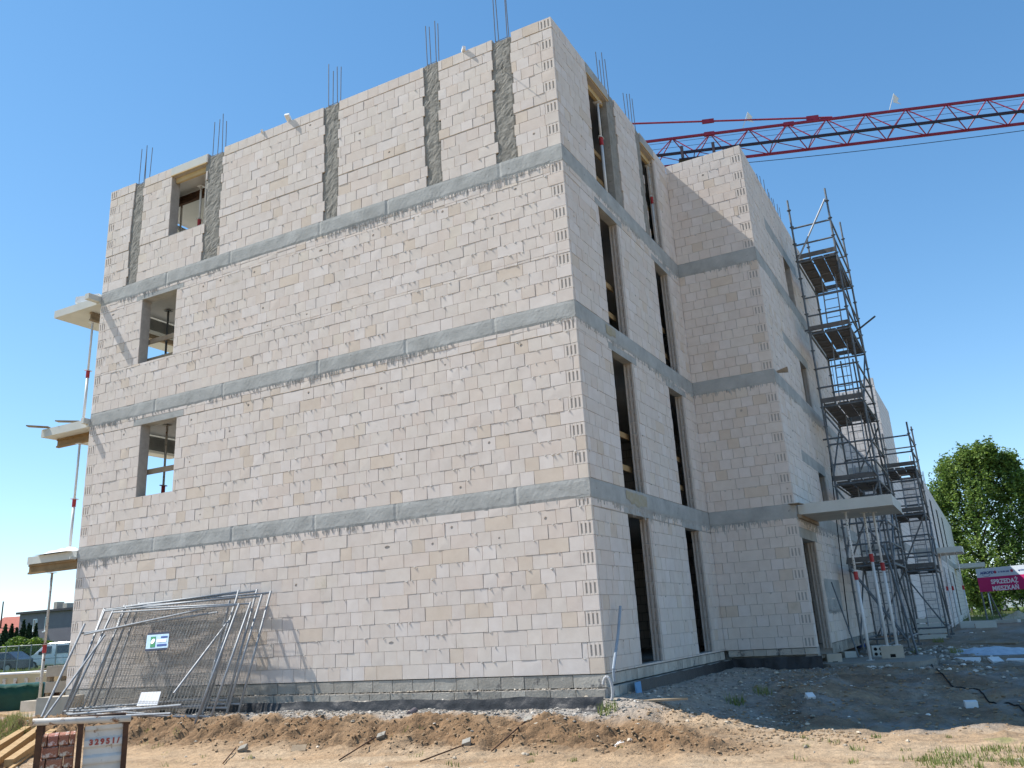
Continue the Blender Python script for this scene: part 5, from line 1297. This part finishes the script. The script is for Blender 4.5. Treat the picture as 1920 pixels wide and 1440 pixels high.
for px in (1862, 1890): q = bp_((px - 1829) / ppm, zBm + hB * .19, .013); part('dot', MB().tube(q, q + bn * .006, .065, 12), 'redp', up_)
mb = MB(); mb.path([bp_((1846 + 8 * math.cos(a)) / ppm - 1829 / ppm, zBm + hB * .19 + .17 * math.sin(a), .016) for a in [math.pi * (1.15 + .7 * i / 8) for i in range(9)]], .008, 4); part('logo_arc', mb, 'navy', up_)
for (a, dd) in ((.02, 0), (.08, -1.0), (bw - .1, 0), (bw - .1, -1.0), (bw / 2, -.2)):
    q = bp_(a, -.4, dd - .05); part('post', MB().tube(q, V((bp_(a, 0, -.03).x, bp_(a, 0, -.03).y, zB1 - .02)), .035, 8), 'dsteel', BN)
part('base_beam', MB().beam(bp_(-.6, -.3, .05), bp_(1.6, -.3, .05), .22, .22), 'slab', BN)
for k, (px, px2, py, d) in enumerate(((1800, 1826, 1170, 40), (1828, 1868, 1169, 39))):
    a_ = row(px, py, d); b_ = row(px2, py - 2, d); zz = gz(a_.x, a_.y); single('kerb_stone', MB().beam(V((a_.x, a_.y, zz + .12)), V((b_.x, b_.y, zz + .12)), .3, .26), 'slab', ('short grey kerb piece lying before the banner', 'long grey kerb piece lying before the banner')[k], 'kerb stone')
heap('sand_heap', (row(1912, 1156, 52).x, row(1912, 1156, 52).y, -.42), 1.3, 1.0, .5, 'sandh', 'small sand heap in the grass right of the banner posts', 'sand heap')

# ------------------------------------------------------------ small things on the ground
def slabbit(name, px, py, sx, sy, sz, rz, m, label, cat, tilt=.1):
    p = hit(px, py); R_ = Matrix.Rotation(rz, 3, 'Z') @ Matrix.Rotation(tilt, 3, 'X'); return single(name, MB().obox(p + Z * (sz * .5 + .005), R_ @ V((sx / 2, 0, 0)), R_ @ V((0, sy / 2, 0)), R_ @ V((0, 0, sz / 2))), m, label, cat)
slabbit('foam_offcut', 1817, 1240, .42, .16, .05, -.35, 'foam', 'white rectangular foam offcut in the shaded yard', 'foam offcut', .5)
slabbit('foam_offcut', 1868, 1242, .22, .2, .05, .5, 'foam', 'white angular foam offcut right of the rectangular one', 'foam offcut', .4)
slabbit('foam_offcut', 1910, 1243, .4, .1, .05, -.4, 'foam', 'narrow white foam offcut at the right edge', 'foam offcut', .3)
slabbit('foam_offcut', 1796, 1238, .16, .07, .04, -.8, 'foam', 'small white foam scrap left of the rectangular offcut', 'foam offcut', .2)
slabbit('foam_offcut', 1822, 1327, .17, .13, .09, .2, 'foam', 'lone white foam cube on the shaded track', 'foam offcut')
slabbit('foam_offcut', 1520, 1310, .12, .12, .06, .6, 'foam', 'white foam scrap on the shaded slope before the wing', 'foam offcut', .5)
slabbit('board', 1225, 1318, .95, .12, .025, .55, 'timberd', 'weathered plank lying in the gravel by the corner', 'board', .05)
slabbit('board', 1860, 1208, 1.3, .14, .03, -.5, 'timberd', 'dark plank lying in the mud before the banner', 'board', .15)
slabbit('board', 560, 1410, .2, .12, .02, .5, 'timberd', 'small board half buried at the foot of the bank', 'board', .6)
p = hit(1855, 1224); heap('plastic_sheet', (p.x, p.y, p.z - .02), 1.0, .8, .2, 'plastic', 'bluish crumpled plastic sheet in the shaded yard', 'sheet', 26)
p = hit(1165, 1393); heap('plastic_bag', (p.x, p.y, p.z - .02), .11, .09, .09, 'foam', 'white plastic bag at the foot of the bank', 'bag', 12)
p = hit(1612, 1215); single('barrel', MB().lathe([(.0, 0), (.11, 0), (.115, .02), (.115, .34), (.1, .36), (0, .36)], 14, (p.x, p.y + .3, p.z - .05)), 'bluep', 'small blue drum among the rubble by the door', 'drum')
p = hit(1602, 1205); single('bucket', MB().lathe([(.0, 0), (.10, 0), (.14, .26), (.135, .26), (.1, .02), (0, .02)], 14, (p.x, p.y + .25, p.z - .03)), 'propr', 'red bucket beside the blue drum', 'bucket')
# ground anchors: rod with a concrete shoe
for k, (a, b, sh) in enumerate((((418, 1436), (442, 1410), (455, 1412)), ((636, 1428), (705, 1396), (715, 1396)), ((788, 1434), (870, 1414), (875, 1408)), ((922, 1416), (985, 1362), (990, 1356)))):
    A = hit(*a); B = hit(*b); S_ = hit(*sh); lb = ('leftmost', 'second', 'third', 'rightmost')[k]
    t = thing('earth_stake', lb + ' steel stake with concrete shoe lying at the foot of the bank', 'stake', A, group='stakes along the bank')
    part('rod', MB().tube(A + Z * .02, B + Z * .06, .009, 6), 'rust', t); part('shoe', MB().obox(S_ + Z * .02, (.05, .02, .015), (-.02, .045, .02), (.01, -.02, .035)), 'column', t)
p = hit(770, 1342); single('pipe_stub', MB().tube(p + V((0, -.03, .0)), p + V((0, .12, .04)), .05, 12), 'houselow', 'dark pipe stub in the gravel below the foil', 'pipe')
# black cable across the yard
pts = [hit(px, py) + Z * .012 for px, py in ((1737, 1233), (1742, 1243), (1752, 1255), (1768, 1268), (1785, 1281), (1803, 1289), (1822, 1290), (1835, 1296), (1852, 1307), (1872, 1316), (1893, 1323), (1912, 1330), (1940, 1345))]
fine = []
for a, b in zip(pts[:-1], pts[1:]):
    for i in range(6): q = a.lerp(b, i / 6); q.z = gz(q.x, q.y) + .014; fine.append(q)
single('cable', MB().path(fine, .012, 6), 'cable', 'black cable snaking over the shaded yard to the right edge', 'cable')
# plumb cable on the wing wall
single('wall_cable', MB().path([V((P + .015, 13.5, 6.3)), V((P + .015, 12.6, 4.2)), V((P + .015, 11.8, 2.4)), V((P + .015, 11.3, 1.0)), V((P + .03, 10.9, .1))], .012, 5), 'cable', 'black cable hanging down the wing side wall', 'cable')
